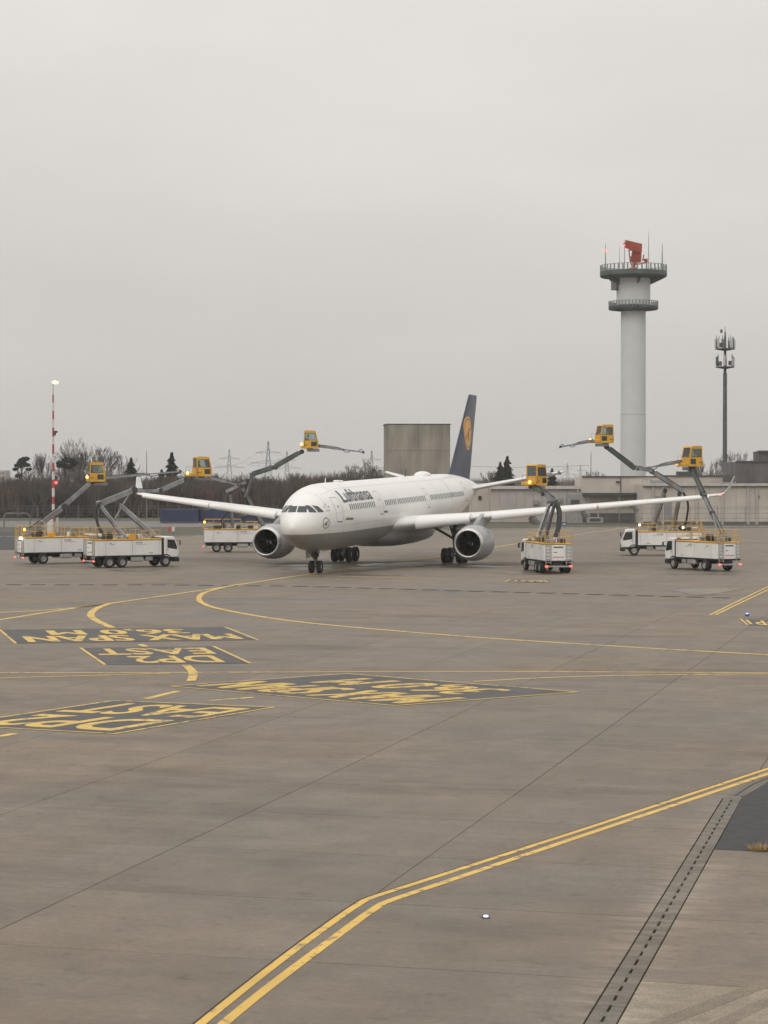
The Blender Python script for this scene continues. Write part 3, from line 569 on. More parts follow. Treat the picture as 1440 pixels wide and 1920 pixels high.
for dx, z0, z1, wd in ((4.95, 4.28, 6.25, 1.07), (16.0, 4.75, 6.7, 1.07), (31.8, 5.15, 6.9, 0.85), (47.2, 5.65, 7.45, 1.05)):
    dr = outline('door', rrect(dx, dx + wd, z0, z1), 0.035, M['outline'], fus)
    g, f = bil4([(dx + .1, z0 - .05), (dx + wd - .1, z0 - .05), (dx + wd - .1, z0 + .02), (dx + .1, z0 + .02)], 2)
    decal('sill', g, f, M['dkgrey'], dr)
    g, f = bil4([(dx + wd * .46, z0 + 1.15), (dx + wd * .6, z0 + 1.15), (dx + wd * .6, z0 + 1.32), (dx + wd * .46, z0 + 1.32)], 2)
    decal('door_window', g, f, M['winglass'], dr)
# passenger windows along the port side
def winrow(x0, x1, pitch=0.533):
    x = x0
    while x < x1:
        zz = zax(x) + .88
        g, f = bil4([(x, zz - .23), (x + .27, zz - .23), (x + .27, zz + .23), (x, zz + .23)], 2)
        decal('cabin_window', g, f, M['winglass'], fus, 0.01); x += pitch
winrow(7.6, 14.6); winrow(18.0, 21.4); winrow(22.0, 31.3); winrow(33.2, 46.4)
# airline name over the windows, wrapped round the barrel
vs, fs = text_mesh('Lufthansa', 0.012)
def wrap(s, t):
    x = 6.75 + 8.2 * s; a = R(27) + t * R(27); p = fpt(x, a); n = Vector((0, -math.cos(a), math.sin(a))); return p + n * 0.03
MB().add([wrap(*p) for p in vs], fs).build('airline_name', M['ltext'], fus, normals=False, smooth=60)
def small_text(x0, x1, z0, z1):                      # lettering too small to read: a row of strokes
    mb = MB(); x = x0; rs = random.Random(3)
    while x < x1:
        wd = rs.uniform(.08, .16); zt = z1 if rs.random() < .3 else z0 + (z1 - z0) * .72
        g, f = bil4([(x, z0), (x + wd, z0), (x + wd, zt), (x, zt)], 1); mb.add([side(p, q, .013) for p, q in g], f); x += wd + .05
    mb.build('small_lettering', M['ltext'], fus, normals=False)
small_text(6.45, 8.1, 4.40, 4.62); small_text(17.2, 18.3, 4.85, 5.05)
# ringed crane emblem by the nose, and a small star badge
cx_, cz_ = 3.35, 4.20
ringp = [(cx_ + .42 * math.cos(2 * math.pi * k / 28), cz_ + .42 * math.sin(2 * math.pi * k / 28)) for k in range(28)]
em = outline('crane_emblem', ringp, 0.06, M['ltext'], fus)
def crane(cx, cz, s):                                # a bird in rising flight: body, neck, wing, tail
    return [[(cx - .80 * s, cz - .42 * s), (cx - .35 * s, cz - .20 * s), (cx - .05 * s, cz + .08 * s), (cx + .30 * s, cz + .26 * s), (cx + .80 * s, cz + .42 * s)],
            [(cx - .05 * s, cz + .04 * s), (cx + .02 * s, cz - .25 * s), (cx - .18 * s, cz - .60 * s)],
            [(cx + .02 * s, cz + .06 * s), (cx + .24 * s, cz - .18 * s), (cx + .10 * s, cz - .56 * s)]]
for ln in crane(cx_, cz_, .36): outline('emblem_bird', ln, 0.07, M['ltext'], em, closed=False)
stp = []
for k in range(5):
    a = R(90 + 72 * k); x, z = 3.85 + .27 * math.cos(a), 5.42 + .27 * math.sin(a); stp.append((x, z))
sb = None
for x, z in stp:
    g, f = bil4([(x - .07, z - .07), (x + .07, z - .07), (x + .05, z + .07), (x - .05, z + .07)], 1)
    sb = decal('star_badge', g, f, M['outline'], fus)
M['seamline'] = mat('skin seam', (0.56, 0.55, 0.54), 0.4)
for x in (3.9, 6.25, 9.6, 15.2, 17.4, 21.7, 27.0, 31.4, 36.0, 41.0, 46.8):
    mb = MB(); vs_ = []
    for k in range(31):
        a = R(-38 + 128 * k / 30); n = Vector((0, -math.cos(a), math.sin(a))) * .008
        vs_ += [fpt(x, a) + n, fpt(x + .035, a) + n]
    mb.add(vs_, [(2 * k, 2 * k + 1, 2 * k + 3, 2 * k + 2) for k in range(30)]).build('skin_seam', M['seamline'], fus, normals=False, smooth=60)
for a in (R(12), R(58), R(-12)):
    mb = MB(); vs_ = []
    for k in range(41):
        x = 4.2 + 42 * k / 40; n = Vector((0, -math.cos(a), math.sin(a))) * .009; vs_ += [fpt(x, a) + n, fpt(x, a + .011) + n]
    mb.add(vs_, [(2 * k, 2 * k + 1, 2 * k + 3, 2 * k + 2) for k in range(40)]).build('skin_seam', M['seamline'], fus, normals=False, smooth=60)
# crown aerials
MB().prism([(9.1, 7.38), (9.35, 7.38), (9.42, 7.85), (9.34, 7.85)], -.02, .02).build('blade_aerial', M['white'], fus)
MB().box((12.9, 0, zax(12.9) + 2.86), (1.5, .5, .2), .08).build('radome_fairing', M['white'], fus)
MB().sphere((40.3, 0, zax(40.3) + 2.78), 1.0, 14, 8, (1.75, .75, .42)).build('radome_fairing', M['white'], fus)
MB().prism([(33.8, zax(34) + 2.75), (34.1, zax(34) + 2.75), (34.25, zax(34) + 3.5), (34.15, zax(34) + 3.5)], -.03, .03).build('blade_aerial', M['dkgrey'], fus)
# belly fairing
bf = MB(); n_ = 28; sts = [(18.6, .3, .1), (20.5, 1.7, .62), (23, 2.75, .95), (26, 3.12, 1.08), (31, 3.15, 1.1), (34, 2.95, 1.02), (36.5, 2.2, .75), (38.4, .5, .2)]
vs_ = []
for x, hw, dp in sts:
    cz = zax(x) - 2.02
    for k in range(n_):
        a = 2 * math.pi * k / n_; vs_.append((x, hw * math.copysign(abs(math.cos(a)) ** .7, math.cos(a)), cz + (dp + .25) * math.copysign(abs(math.sin(a)) ** .8, math.sin(a)) * (1 if math.sin(a) < 0 else .9)))
bf.add(vs_, [(i * n_ + k, i * n_ + (k + 1) % n_, (i + 1) * n_ + (k + 1) % n_, (i + 1) * n_ + k) for i in range(len(sts) - 1) for k in range(n_)] + [tuple(range(n_)), tuple(range((len(sts) - 1) * n_, len(sts) * n_))])
M['bellygrey'] = mat('belly grey paint', (0.26, 0.255, 0.245), 0.3, var=0.05)
bf.build('belly_fairing', M['bellygrey'], plane, smooth=50)
# lifting surfaces
UPX = [0, .004, .015, .04, .09, .17, .30, .45, .62, .80, 1.0]
def thick(x): return 5 * (.2969 * math.sqrt(x) - .126 * x - .3516 * x * x + .2843 * x ** 3 - .1036 * x ** 4)
def airfoil(tc_, cam_=0.02):
    u = [(x, tc_ * thick(x) * 1.0 + cam_ * 4 * x * (1 - x)) for x in UPX]; l = [(x, -tc_ * thick(x) * .9 + cam_ * 4 * x * (1 - x)) for x in UPX[1:-1]]
    return u + l[::-1]
def loft(stn, sgn, tcs=None):                        # stations: port offset, x of leading edge, chord, z of leading edge, thickness, incidence
    mb = MB(); vs_ = []; m_ = 0
    for p, xl, ch, zl, tc_, inc in stn:
        af = airfoil(tc_); m_ = len(af)
        for x, z in af:
            vs_.append((xl + x * ch, -sgn * p, zl + z * ch - x * ch * math.tan(R(inc))))
    n = len(stn)
    mb.add(vs_, [(i * m_ + k, i * m_ + (k + 1) % m_, (i + 1) * m_ + (k + 1) % m_, (i + 1) * m_ + k) for i in range(n - 1) for k in range(m_)] + [tuple(range(m_)), tuple(range((n - 1) * m_, n * m_))])
    return mb
WST = [(1.5, 20.6, 12.4, 3.55, .135, 3.0), (3.0, 21.7, 11.2, 3.72, .135, 3.0), (6.0, 23.7, 9.1, 4.03, .125, 2.2), (9.4, 25.9, 7.3, 4.36, .115, 1.6), (14.0, 28.8, 5.95, 4.82, .11, 1.0), (19.0, 31.95, 4.75, 5.30, .105, .6), (24.0, 35.1, 3.7, 5.78, .10, .3), (27.6, 37.35, 2.95, 6.13, .10, 0), (29.0, 38.3, 2.55, 6.28, .10, 0)]
def wst(p):
    return interp(WST, p)
for sgn in (1, -1):
    wg = loft(WST, sgn).build('wing', M['wing'], plane, smooth=40)
    wlt = [(29.0, 38.35, 2.5, 6.28, .10, 0), (29.35, 38.75, 2.2, 6.42, .09, 0), (29.6, 39.2, 1.9, 6.75, .08, 0), (30.05, 40.45, 1.15, 7.98, .08, 0)]
    loft(wlt, sgn).build('winglet', M['wing'], wg, smooth=50)
    MB().sphere((38.5, -sgn * 29.12, 6.3), .085, 10, 6, (1.6, .8, .8)).build('position_lamp', M['redlamp'] if sgn > 0 else M['hub'], wg)
    for a, b in ((4.3, 8.5), (10.3, 18.8), (18.95, 28.2)):       # drooped slats ahead of the wing
        mb = MB(); vs_ = []; nst = 5; sec = [(-.02, -.045), (-.045, -.03), (-.055, -.005), (-.045, .022), (-.015, .045), (.03, .062), (.09, .075), (.09, .066), (.03, .04), (.01, .0), (0, -.03)]
        for i in range(nst):
            p = a + (b - a) * i / (nst - 1); xl, ch, zl, tc_, inc = wst(p); c_ = max(ch, 3.8) * .95
            for x, z in sec: vs_.append((xl + x * c_ - .10, -sgn * p, zl + z * c_ - .10 - x * .25))
        m_ = len(sec)
        mb.add(vs_, [(i * m_ + k, i * m_ + (k + 1) % m_, (i + 1) * m_ + (k + 1) % m_, (i + 1) * m_ + k) for i in range(nst - 1) for k in range(m_)] + [tuple(range(m_)), tuple(range((nst - 1) * m_, nst * m_))])
        mb.build('slat', M['white'], wg, smooth=50)
    for p in (6.4, 12.6, 17.0, 21.4):                             # flap track fairings
        xl, ch, zl, tc_, inc = wst(p); x0 = xl + ch * .48
        sc = ch / 6.5 + .25; mb = MB(); prof = [(x0 + 4.4 * sc * k / 8, .30 * sc * math.sin(math.pi * (k / 8) ** .8) + .02) for k in range(9)]
        vs_ = []
        for x, r in prof:
            for k in range(10):
                a = 2 * math.pi * k / 10; vs_.append((x, -sgn * p + r * .62 * math.cos(a), zl - ch * .05 - .22 * sc + r * 1.15 * math.sin(a) - (x - x0) * .05))
        mb.add(vs_, [(i * 10 + k, i * 10 + (k + 1) % 10, (i + 1) * 10 + (k + 1) % 10, (i + 1) * 10 + k) for i in range(8) for k in range(10)])
        mb.build('flap_fairing', M['nacelle'], wg, smooth=50)
    # engine
    ex, ez, ep = 20.93, 2.12, 9.37
    def NL(prof, n=40): return MB().lathe([(r, ex + x) for r, x in prof], n, 'x', (0, -sgn * ep, ez), False)
    en = NL([(1.36, .34), (1.47, .75), (1.56, 1.4), (1.61, 2.2), (1.58, 3.1), (1.46, 4.1), (1.27, 5.0), (1.10, 5.6), (1.04, 5.58), (.9, 4.6)]).build('engine', M['nacelle'], plane, smooth=50)
    NL([(1.36, .345), (1.33, .20), (1.28, .08), (1.22, .02), (1.17, 0), (1.12, .03), (1.09, .12), (1.08, .30), (1.09, .36)]).build('inlet_lip', M['lip'], en, smooth=60)
    NL([(1.085, .3), (1.12, .7), (1.15, 1.15), (1.15, 1.6)]).build('intake_liner', M['intake'], en, smooth=50)
    NL([(1.15, 1.45), (.02, 1.46)]).build('fan_backing', M['trench'], en)
    for k in range(26):
        a = 2 * math.pi * k / 26; mb = MB(); q = []
        for r, tw in ((.3, .1), (.7, .2), (1.13, .32)):
            for d in (-1, 1): q.append((ex + 1.2 + d * .09, -sgn * ep + r * math.cos(a + d * tw * .22), ez + r * math.sin(a + d * tw * .22)))
        mb.add(q, [(0, 1, 3, 2), (2, 3, 5, 4)]).build('fan_blade', M['fan'], en, normals=False)
    sp = NL([(.34, 1.22), (.30, .95), (.2, .72), (.08, .6), (.005, .57)], 20).build('spinner', M['fan'], en, smooth=60)
    sw = MB(); pts = []
    for k in range(14):
        t = k / 13; r = .05 + .2 * t; a = 3.9 * t; pts.append((ex + .60 + .26 * t - .02, -sgn * ep + r * math.cos(a), ez + r * math.sin(a)))
    sw.tube(pts, [.012 + .03 * k / 13 for k in range(14)], 5).build('spinner_swirl', M['whitepaint'], sp)
    MB().lathe([(.62, ex + 4.4), (.55, ex + 5.3), (.35, ex + 6.1), (.05, ex + 6.6)], 20, 'x', (0, -sgn * ep, ez)).build('exhaust_cone', M['dkgrey'], en, smooth=50)
    mb = MB(); vs_ = []                                           # pylon
    for z, x0, x1, wd in ((ez + 1.3, ex + 1.7, ex + 6.6, .34), (ez + 1.75, ex + 2.3, ex + 8.0, .40), (ez + 2.15, ex + 3.6, ex + 9.6, .40), (ez + 2.55, ex + 5.0, ex + 9.8, .3)):
        for x, q in ((x0, .05), (x0 + .5, 1), (x1 - 1.2, 1), (x1, .05), (x1 - 1.2, -1), (x0 + .5, -1)): vs_.append((x, -sgn * ep + q * wd / 2, z))
    mb.add(vs_, [(i * 6 + k, i * 6 + (k + 1) % 6, (i + 1) * 6 + (k + 1) % 6, (i + 1) * 6 + k) for i in range(3) for k in range(6)] + [tuple(range(6)), tuple(range(18, 24))])
    mb.build('pylon', M['nacelle'], en, smooth=40)
    # tailplane
    loft([(0.8, 51.6, 6.3, 6.62, .11, 0), (2.2, 52.7, 5.6, 6.86, .10, 0), (6.0, 56.4, 3.9, 7.72, .10, 0), (9.55, 60.0, 2.2, 8.52, .09, 0), (9.75, 60.6, 1.7, 8.57, .06, 0)], sgn).build('tailplane', M['wing'], plane, smooth=40)
    # main gear: leg, drag brace, bogie beam, four wheels
    gx, gpt = 32.1, 5.34
    lg = MB().tube([(gx, -sgn * gpt, .9), (gx, -sgn * gpt, 2.2), (gx - .15, -sgn * gpt, 4.1)], [.17, .24, .26], 12).build('main_gear_leg', M['steel'], plane)
    MB().tube([(gx - .1, -sgn * gpt, 2.2), (gx - .4, -sgn * (gpt - 2.3), 3.5)], .12, 8).build('side_stay', M['steel'], lg)
    MB().tube([(gx, -sgn * gpt, 1.9), (gx - 1.9, -sgn * gpt, 3.6)], .09, 8).build('drag_brace', M['steel'], lg)
    MB().tube([(gx - 1.0, -sgn * gpt, .78), (gx + 1.0, -sgn * gpt, .66)], .15, 8).build('bogie_beam', M['steel'], lg)
    MB().box((gx + .05, -sgn * (gpt + .55), 2.9), (1.5, .06, 2.1), .02).build('gear_door', M['bellygrey'], lg)
    for dx in (-.99, .99):
        for dy in (-.70, .70):
            c = (gx + dx, -sgn * gpt + dy, .70)
            wh = MB().lathe([(.30, -.25), (.60, -.24), (.67, -.20), (.70, -.10), (.70, .10), (.67, .20), (.60, .24), (.30, .25)], 28, 'y', c, False).build('main_wheel', M['tyre'], plane)
            MB().lathe([(.001, -.20), (.15, -.22), (.31, -.19), (.31, .19), (.15, .22), (.001, .20)], 20, 'y', c).build('hub', M['hub'], wh)
# nose gear
ng = MB().tube([(6.67, 0, .5), (6.66, 0, 1.4), (6.45, 0, 2.4)], [.13, .18, .22], 12).build('nose_gear_leg', M['steel'], plane)
MB().tube([(6.67, -.42, .51), (6.67, .42, .51)], .09, 8).build('axle', M['steel'], ng)
MB().tube([(6.6, 0, 1.15), (5.2, 0, 2.1)], .08, 8).build('drag_brace', M['steel'], ng)
MB().tube([(6.62, 0, .62), (7.05, 0, .95), (6.62, 0, 1.3)], .07, 6).build('torque_link', M['steel'], ng)
MB().box((6.45, 0, 1.5), (.3, .62, .34), .06).build('lamp_bracket', M['dkgrey'], ng)
for s in (-1, 1):
    MB().tube([(6.5, s * .12, 1.2), (6.3, s * .5, 1.95)], .06, 6).build('side_strut', M['steel'], ng)
    MB().box((6.5, s * .62, 1.62), (1.3, .05, .8), .02).build('gear_door', M['white'], ng)
    MB().sphere((6.52, s * .22, 1.55), .12, 8, 6).build('taxi_lamp', M['hub'], ng)
    c = (6.67, s * .35, .52)
    wh = MB().lathe([(.22, -.18), (.42, -.18), (.50, -.13), (.52, -.05), (.52, .05), (.50, .13), (.42, .18), (.22, .18)], 28, 'y', c, False).build('nose_wheel', M['tyre'], plane)
    MB().lathe([(.001, -.14), (.23, -.14), (.23, .14), (.001, .14)], 20, 'y', c).build('hub', M['hub'], wh)
# fin with rudder line and the round crane emblem
FST = [(7.7, 49.4, 9.8, .075), (8.35, 50.6, 8.75, .085), (9.0, 51.5, 8.15, .09), (12.5, 54.9, 5.9, .09), (16.2, 58.4, 3.85, .085), (16.72, 58.95, 3.4, .07)]
def finhw(x, z):
    for a, b in zip(FST, FST[1:]):
        if a[0] <= z <= b[0]:
            t = (z - a[0]) / (b[0] - a[0]); xl = a[1] + (b[1] - a[1]) * t; ch = a[2] + (b[2] - a[2]) * t; q = min(max((x - xl) / ch, 0), 1); return (a[3] + (b[3] - a[3]) * t) * thick(q) * ch
    return 0.05
mb = MB(); vs_ = []
af = airfoil(1.0, 0.0); m_ = len(af)
for z, xl, ch, tc_ in FST:
    for x, q in airfoil(tc_, 0): vs_.append((xl + x * ch, q * ch * (1 if q > 0 else 1 / .9), z))
n = len(FST)
mb.add(vs_, [(i * m_ + k, i * m_ + (k + 1) % m_, (i + 1) * m_ + (k + 1) % m_, (i + 1) * m_ + k) for i in range(n - 1) for k in range(m_)] + [tuple(range(m_)), tuple(range((n - 1) * m_, n * m_))])
fin = mb.build('tail_fin', M['navy'], plane, smooth=40)
def finpt(x, z, off): return Vector((x, -(finhw(x, z) + off), z))
dcx, dcz, dr_ = 57.55, 12.6, 1.78
pts = [(dcx, dcz)]; rings = 8; seg = 40
for r in range(1, rings + 1):
    for k in range(seg): pts.append((dcx + dr_ * r / rings * math.cos(2 * math.pi * k / seg), dcz + dr_ * r / rings * math.sin(2 * math.pi * k / seg)))
fc = [(0, 1 + k, 1 + (k + 1) % seg) for k in range(seg)] + [(1 + (r - 1) * seg + k, 1 + (r - 1) * seg + (k + 1) % seg, 1 + r * seg + (k + 1) % seg, 1 + r * seg + k) for r in range(1, rings) for k in range(seg)]
disc = MB().add([finpt(x, z, .02) for x, z in pts], fc).build('emblem_disc', M['tailyellow'], fin, normals=False, smooth=60)
def fin_line(pts, wd, m, off):
    mb = MB(); vs_ = []; k = len(pts)
    for i, p in enumerate(pts):
        a = Vector(pts[max(i - 1, 0)]); b = Vector(pts[min(i + 1, k - 1)]); d = (b - a).normalized(); nn = Vector((-d.y, d.x)) * wd / 2
        vs_ += [finpt(p[0] + nn.x, p[1] + nn.y, off), finpt(p[0] - nn.x, p[1] - nn.y, off)]
    return mb.add(vs_, [(2 * i, 2 * i + 1, 2 * i + 3, 2 * i + 2) for i in range(k - 1)]).build('emblem_line', m, disc, normals=False)
fin_line([(dcx + 1.5 * math.cos(2 * math.pi * k / 40), dcz + 1.5 * math.sin(2 * math.pi * k / 40)) for k in range(41)], .10, M['navy'], .03)
for ln in crane(dcx, dcz, 1.35): fin_line(ln, .17, M['navy'], .034)
outl = [(58.9 - (58.9 - 57.2) * 0, 0)]
for z0, x0, z1, x1 in ((8.5, 56.6, 16.5, 61.25),):
    MB().add([finpt(x0, z0, .01), finpt(x0 + .05, z0, .01), finpt(x1 + .05, z1, .01), finpt(x1, z1, .01)], [(0, 1, 2, 3)]).build('rudder_line', M['dkgrey'], fin, normals=False)

# ------------------------------------------------------------------ de-icing trucks
def rotm(rz): return Matrix.Rotation(rz, 3, 'Z')
def wheel(name, parent, x, y, r=.5, wd=.3, dual=False):
    c = (x, y, r)
    w_ = MB().lathe([(r * .56, -wd / 2), (r * .86, -wd / 2), (r * .97, -wd * .38), (r, -wd * .2), (r, wd * .2), (r * .97, wd * .38), (r * .86, wd / 2), (r * .56, wd / 2)], 22, 'y', c, False).build(name, M['tyre'], parent)
    s = math.copysign(1, y)
    MB().lathe([(r * .57, -wd * .44), (r * .57, wd * .44), (r * .45, wd * .36), (r * .28, wd * .30), (r * .22, wd * .46), (.001, wd * .47)] if s > 0 else [(r * .57, wd * .44), (r * .57, -wd * .44), (r * .45, -wd * .36), (r * .28, -wd * .30), (r * .22, -wd * .46), (.001, -wd * .47)], 16, 'y', c).build('rim', M['hub'], w_)
    return w_
def railing(name, parent, pts, h0, h1, closed=False):
    mb = MB(); P = [Vector((p[0], p[1], 0)) for p in pts]
    sg = list(zip(P, P[1:]))
    for a, b in sg:
        for hh in (h1, (h0 + h1) / 2): mb.tube([a + Vector((0, 0, hh)), b + Vector((0, 0, hh))], .022, 5)
        k = max(1, round((b - a).length / .95))
        for i in range(k + 1): mb.tube([a + (b - a) * i / k + Vector((0, 0, h0)), a + (b - a) * i / k + Vector((0, 0, h1))], .022, 5)
    return mb.build(name, M['rail'], parent)
def truck_base(label, loc, hd, axles=(-1.45, -2.68)):
    t = empty('deicing_truck', loc, hd); tag(t, label, 'truck', 'de-icing trucks round the airliner')
    MB().box((0, 0, .78), (7.7, .9, .26), .03).box((-.6, 0, .97), (6.6, 2.3, .12), .02).build('chassis', M['chassis'], t, smooth=0)
    for x, dual in [(2.85, 0)] + [(q, 1) for q in axles]:
        for s in (-1, 1): wheel('wheel', t, x, s * 1.06, wd=.32 if not dual else .5)
    # body: two long side panels, a rear face and a deck
    bd = MB().box((-.76, 0, 1.70), (6.44, 2.36, 1.32), .04).build('tank_body', M['twhite'], t, smooth=0)
    for s in (-1, 1):
        for x in (-.42, -3.0, 2.2): MB().box((x, s * 1.181, 1.70), (.025, .012, 1.26)).build('panel_joint', M['outline'], bd, smooth=0)
        MB().box((-.76, s * 1.16, 1.02), (6.44, .1, .05)).build('lower_rail', M['tgreen'], bd, smooth=0)
        def side_text(body, x0, x1, z0, z1, m='ltext', bold=.02):
            vs, fs = text_mesh(body, bold)
            MB().add([((x0 + (x1 - x0) * a) if s < 0 else (x1 - (x1 - x0) * a), s * 1.187, z0 + (z1 - z0) * b) for a, b in vs], fs).build('lettering', M[m], bd, smooth=0, normals=False)
        xa = -.1 if s < 0 else -.1
        side_text('N-ICE', xa, xa + .62, 2.10, 2.24); MB().box((xa + .55, s * 1.183, 2.02), (1.1, .012, .03)).build('lettering_line', M['outline'], bd, smooth=0)
        MB().box((xa + 1.5, s * 1.183, 1.25), (.34, .012, .05)).build('lettering_line', M['dkgrey'], bd, smooth=0)
        mb = MB()                                    # small bird-like swoosh logo
        mb.add([(-2.75 + a, s * 1.186, 2.08 + b) for a, b in ((0, 0), (.22, .08), (.42, -.06), (.62, -.02), (.42, -.1), (.2, .02))], [(0, 1, 2, 3, 4, 5)]); mb.build('swoosh_logo', M['dkgrey'], bd, smooth=0, normals=False)
    MB().box((-3.986, 0, 1.78), (.02, 1.0, .95)).build('rear_door', M['twhite'], bd, smooth=0)
    MB().box((-3.998, 0, 2.16), (.012, .8, .1)).build('rear_lettering', M['dkgrey'], bd, smooth=0)
    MB().box((-3.998, .25, 1.75), (.012, .28, .06)).build('rear_lettering', M['dkgrey'], bd, smooth=0)
    MB().box((-3.999, 0, 1.36), (.014, .9, .05)).build('rear_stripe', M['redsign'], bd, smooth=0)
    # deck edge, railings, ladders, lockers and pumps on the deck
    dk = MB().box((-.76, 0, 2.44), (6.5, 2.42, .10), .02).build('deck_edge', M['safety'], t, smooth=0)
    railing('railing', t, [(-.1, 1.16), (-3.95, 1.16), (-3.95, .45)], 2.49, 3.5); railing('railing', t, [(-.1, -1.16), (-3.95, -1.16), (-3.95, -.45)], 2.49, 3.5); railing('railing', t, [(.5, 1.16), (2.3, 1.16), (2.3, -1.16), (.5, -1.16)], 2.49, 3.25)
    MB().box((-3.3, .5, 2.66), (.7, .8, .34), .04).build('pump_locker', M['galv'], t, smooth=0); MB().box((-2.6, -.6, 2.66), (.9, .5, .34), .04).build('pump_locker', M['dkgrey'], t, smooth=0)
    MB().lathe([(.28, -.22), (.28, .22)], 18, 'y', (-1.9, .55, 2.8)).build('hose_reel', M['hose'], t)
    mb = MB()
    for s in (-1, 1):
        lb = MB()
        for q in (-.21, .21): lb.box((-4.06, s * .86 + q, 1.62), (.05, .05, 1.75))
        for k in range(6): lb.box((-4.06, s * .86, .9 + k * .28), (.09, .40, .035))
        lb.build('ladder', M['alu'], t, smooth=0)
        gr = MB().tube([(-4.06, s * .86 + .22, 2.4), (-4.06, s * .86 + .22, 3.3), (-3.95, s * .86 + .22, 3.35)], .025, 5); gr.tube([(-4.06, s * .86 - .22, 2.4), (-4.06, s * .86 - .22, 3.3), (-3.95, s * .86 - .22, 3.35)], .025, 5); gr.build('grab_rail', M['rail'], t)
    bp = MB().box((-4.05, 0, .58), (.10, 2.3, .13), .02).build('rear_bumper', M['alu'], t, smooth=0)
    for s in (-1, 1):
        MB().box((-4.11, s * 1.02, .60), (.05, .22, .12), .015).build('tail_lamp', M['redlamp'], t, smooth=0)
        MB().box((.1, s * .98, .72), (1.2, .4, .46), .08).build('side_tank', M['alu'], t, smooth=0); MB().box((1.25, s * .98, .74), (.7, .36, .4), .05).build('battery_box', M['shutter'], t, smooth=0)
        MB().prism([(-3.35, .92), (-3.3, 1.06), (-.85, 1.06), (-.8, .92)], s * 1.16 - .02, s * 1.16 + .02).build('mudguard', M['chassis'], t, smooth=0)
    rs = random.Random(int(abs(loc[0]) * 100))                                       # pipework, valves and boxes on the deck
    for k in range(9):
        x = rs.uniform(-3.6, 1.9); y = rs.uniform(-.9, .9); hh = rs.uniform(.25, .75)
        MB().tube([(x, y, 2.48), (x, y, 2.5 + hh), (x + rs.uniform(-.7, .7), y + rs.uniform(-.2, .2), 2.5 + hh)], rs.uniform(.03, .06), 6).build('deck_pipe', M['galv'], t)
    for k in range(4): MB().box((rs.uniform(-3.4, 1.6), rs.uniform(-.8, .8), 2.68), (rs.uniform(.3, .6), rs.uniform(.3, .5), .38), .03).build('valve_box', M[rs.choice(['dkgrey', 'galv', 'safety', 'twhite'])], t, smooth=0)
    # driver cab
    cp = [(2.72, .82), (4.12, .82), (4.2, 1.25), (4.14, 1.62), (3.78, 2.55), (3.55, 2.68), (2.80, 2.68), (2.72, 2.6)]
    mb = MB(); n = len(cp); rg = []
    for y, ins in ((-1.2, .07), (-1.13, 0), (1.13, 0), (1.2, .07)):
        cx, cz = 3.4, 1.7; rg += [(x - ins * (1 if x > cx else -1), y, z - ins * (1 if z > cz else -1)) for x, z in cp]
    mb.add(rg, [(i * n + k, i * n + (k + 1) % n, (i + 1) * n + (k + 1) % n, (i + 1) * n + k) for i in range(3) for k in range(n)] + [tuple(range(n)), tuple(range(3 * n, 4 * n))])
    cb = mb.build('driver_cab', M['twhite'], t, smooth=20)
    for s in (-1, 1):
        MB().prism([(3.02, 1.66), (3.95, 1.52), (3.98, 1.72), (3.72, 2.38), (3.02, 2.42)], s * 1.190, s * 1.207).build('side_window', M['tglass'], cb, smooth=0)
        MB().prism([(2.94, .95), (2.97, .95), (2.97, 2.5), (2.94, 2.5)], s * 1.19, s * 1.206).build('door_line', M['outline'], cb, smooth=0)
        MB().box((3.05, s * 1.21, 1.48), (.16, .02, .05)).build('door_handle', M['dkgrey'], cb, smooth=0)
        ar = MB(); a_ = [(2.85 + .63 * math.cos(R(k)), .5 + .63 * math.sin(R(k))) for k in range(0, 181, 20)]; i_ = [(2.85 + .53 * math.cos(R(k)), .5 + .53 * math.sin(R(k))) for k in range(180, -1, -20)]
        ar.prism(a_ + i_, s * .86, s * 1.215).build('wheel_arch', M['chassis'], cb, smooth=0)
        MB().box((4.20, s * 1.36, 2.1), (.08, .18, .42), .03).build('mirror', M['dkgrey'], cb, smooth=0); MB().tube([(4.0, s * 1.16, 2.3), (4.2, s * 1.36, 2.3)], .02, 5).build('mirror_arm', M['dkgrey'], cb)
        MB().box((4.22, s * .9, .80), (.05, .3, .2), .02).build('headlamp', M['hub'], cb, smooth=0)
    MB().add([(4.148, -1.02, 1.63), (4.148, 1.02, 1.63), (3.80, .98, 2.53), (3.80, -.98, 2.53)], [(0, 1, 2, 3)]).build('windscreen', M['tglass'], cb, smooth=0, normals=False)
    MB().box((4.19, 0, 1.1), (.04, 1.4, .42), .01).build('grille', M['dkgrey'], cb, smooth=0)
    MB().box((4.0, 0, .62), (.5, 2.36, .4), .06).build('front_bumper', M['tgreen'], cb, smooth=0)
    MB().box((2.60, 0, 1.62), (.18, 2.3, 1.9), .03).build('cab_frame', M['tgreen'], t, smooth=0)
    MB().box((2.52, .8, 2.62), (.2, .3, .24), .04).build('exhaust_box', M['galv'], t, smooth=0)
    return t
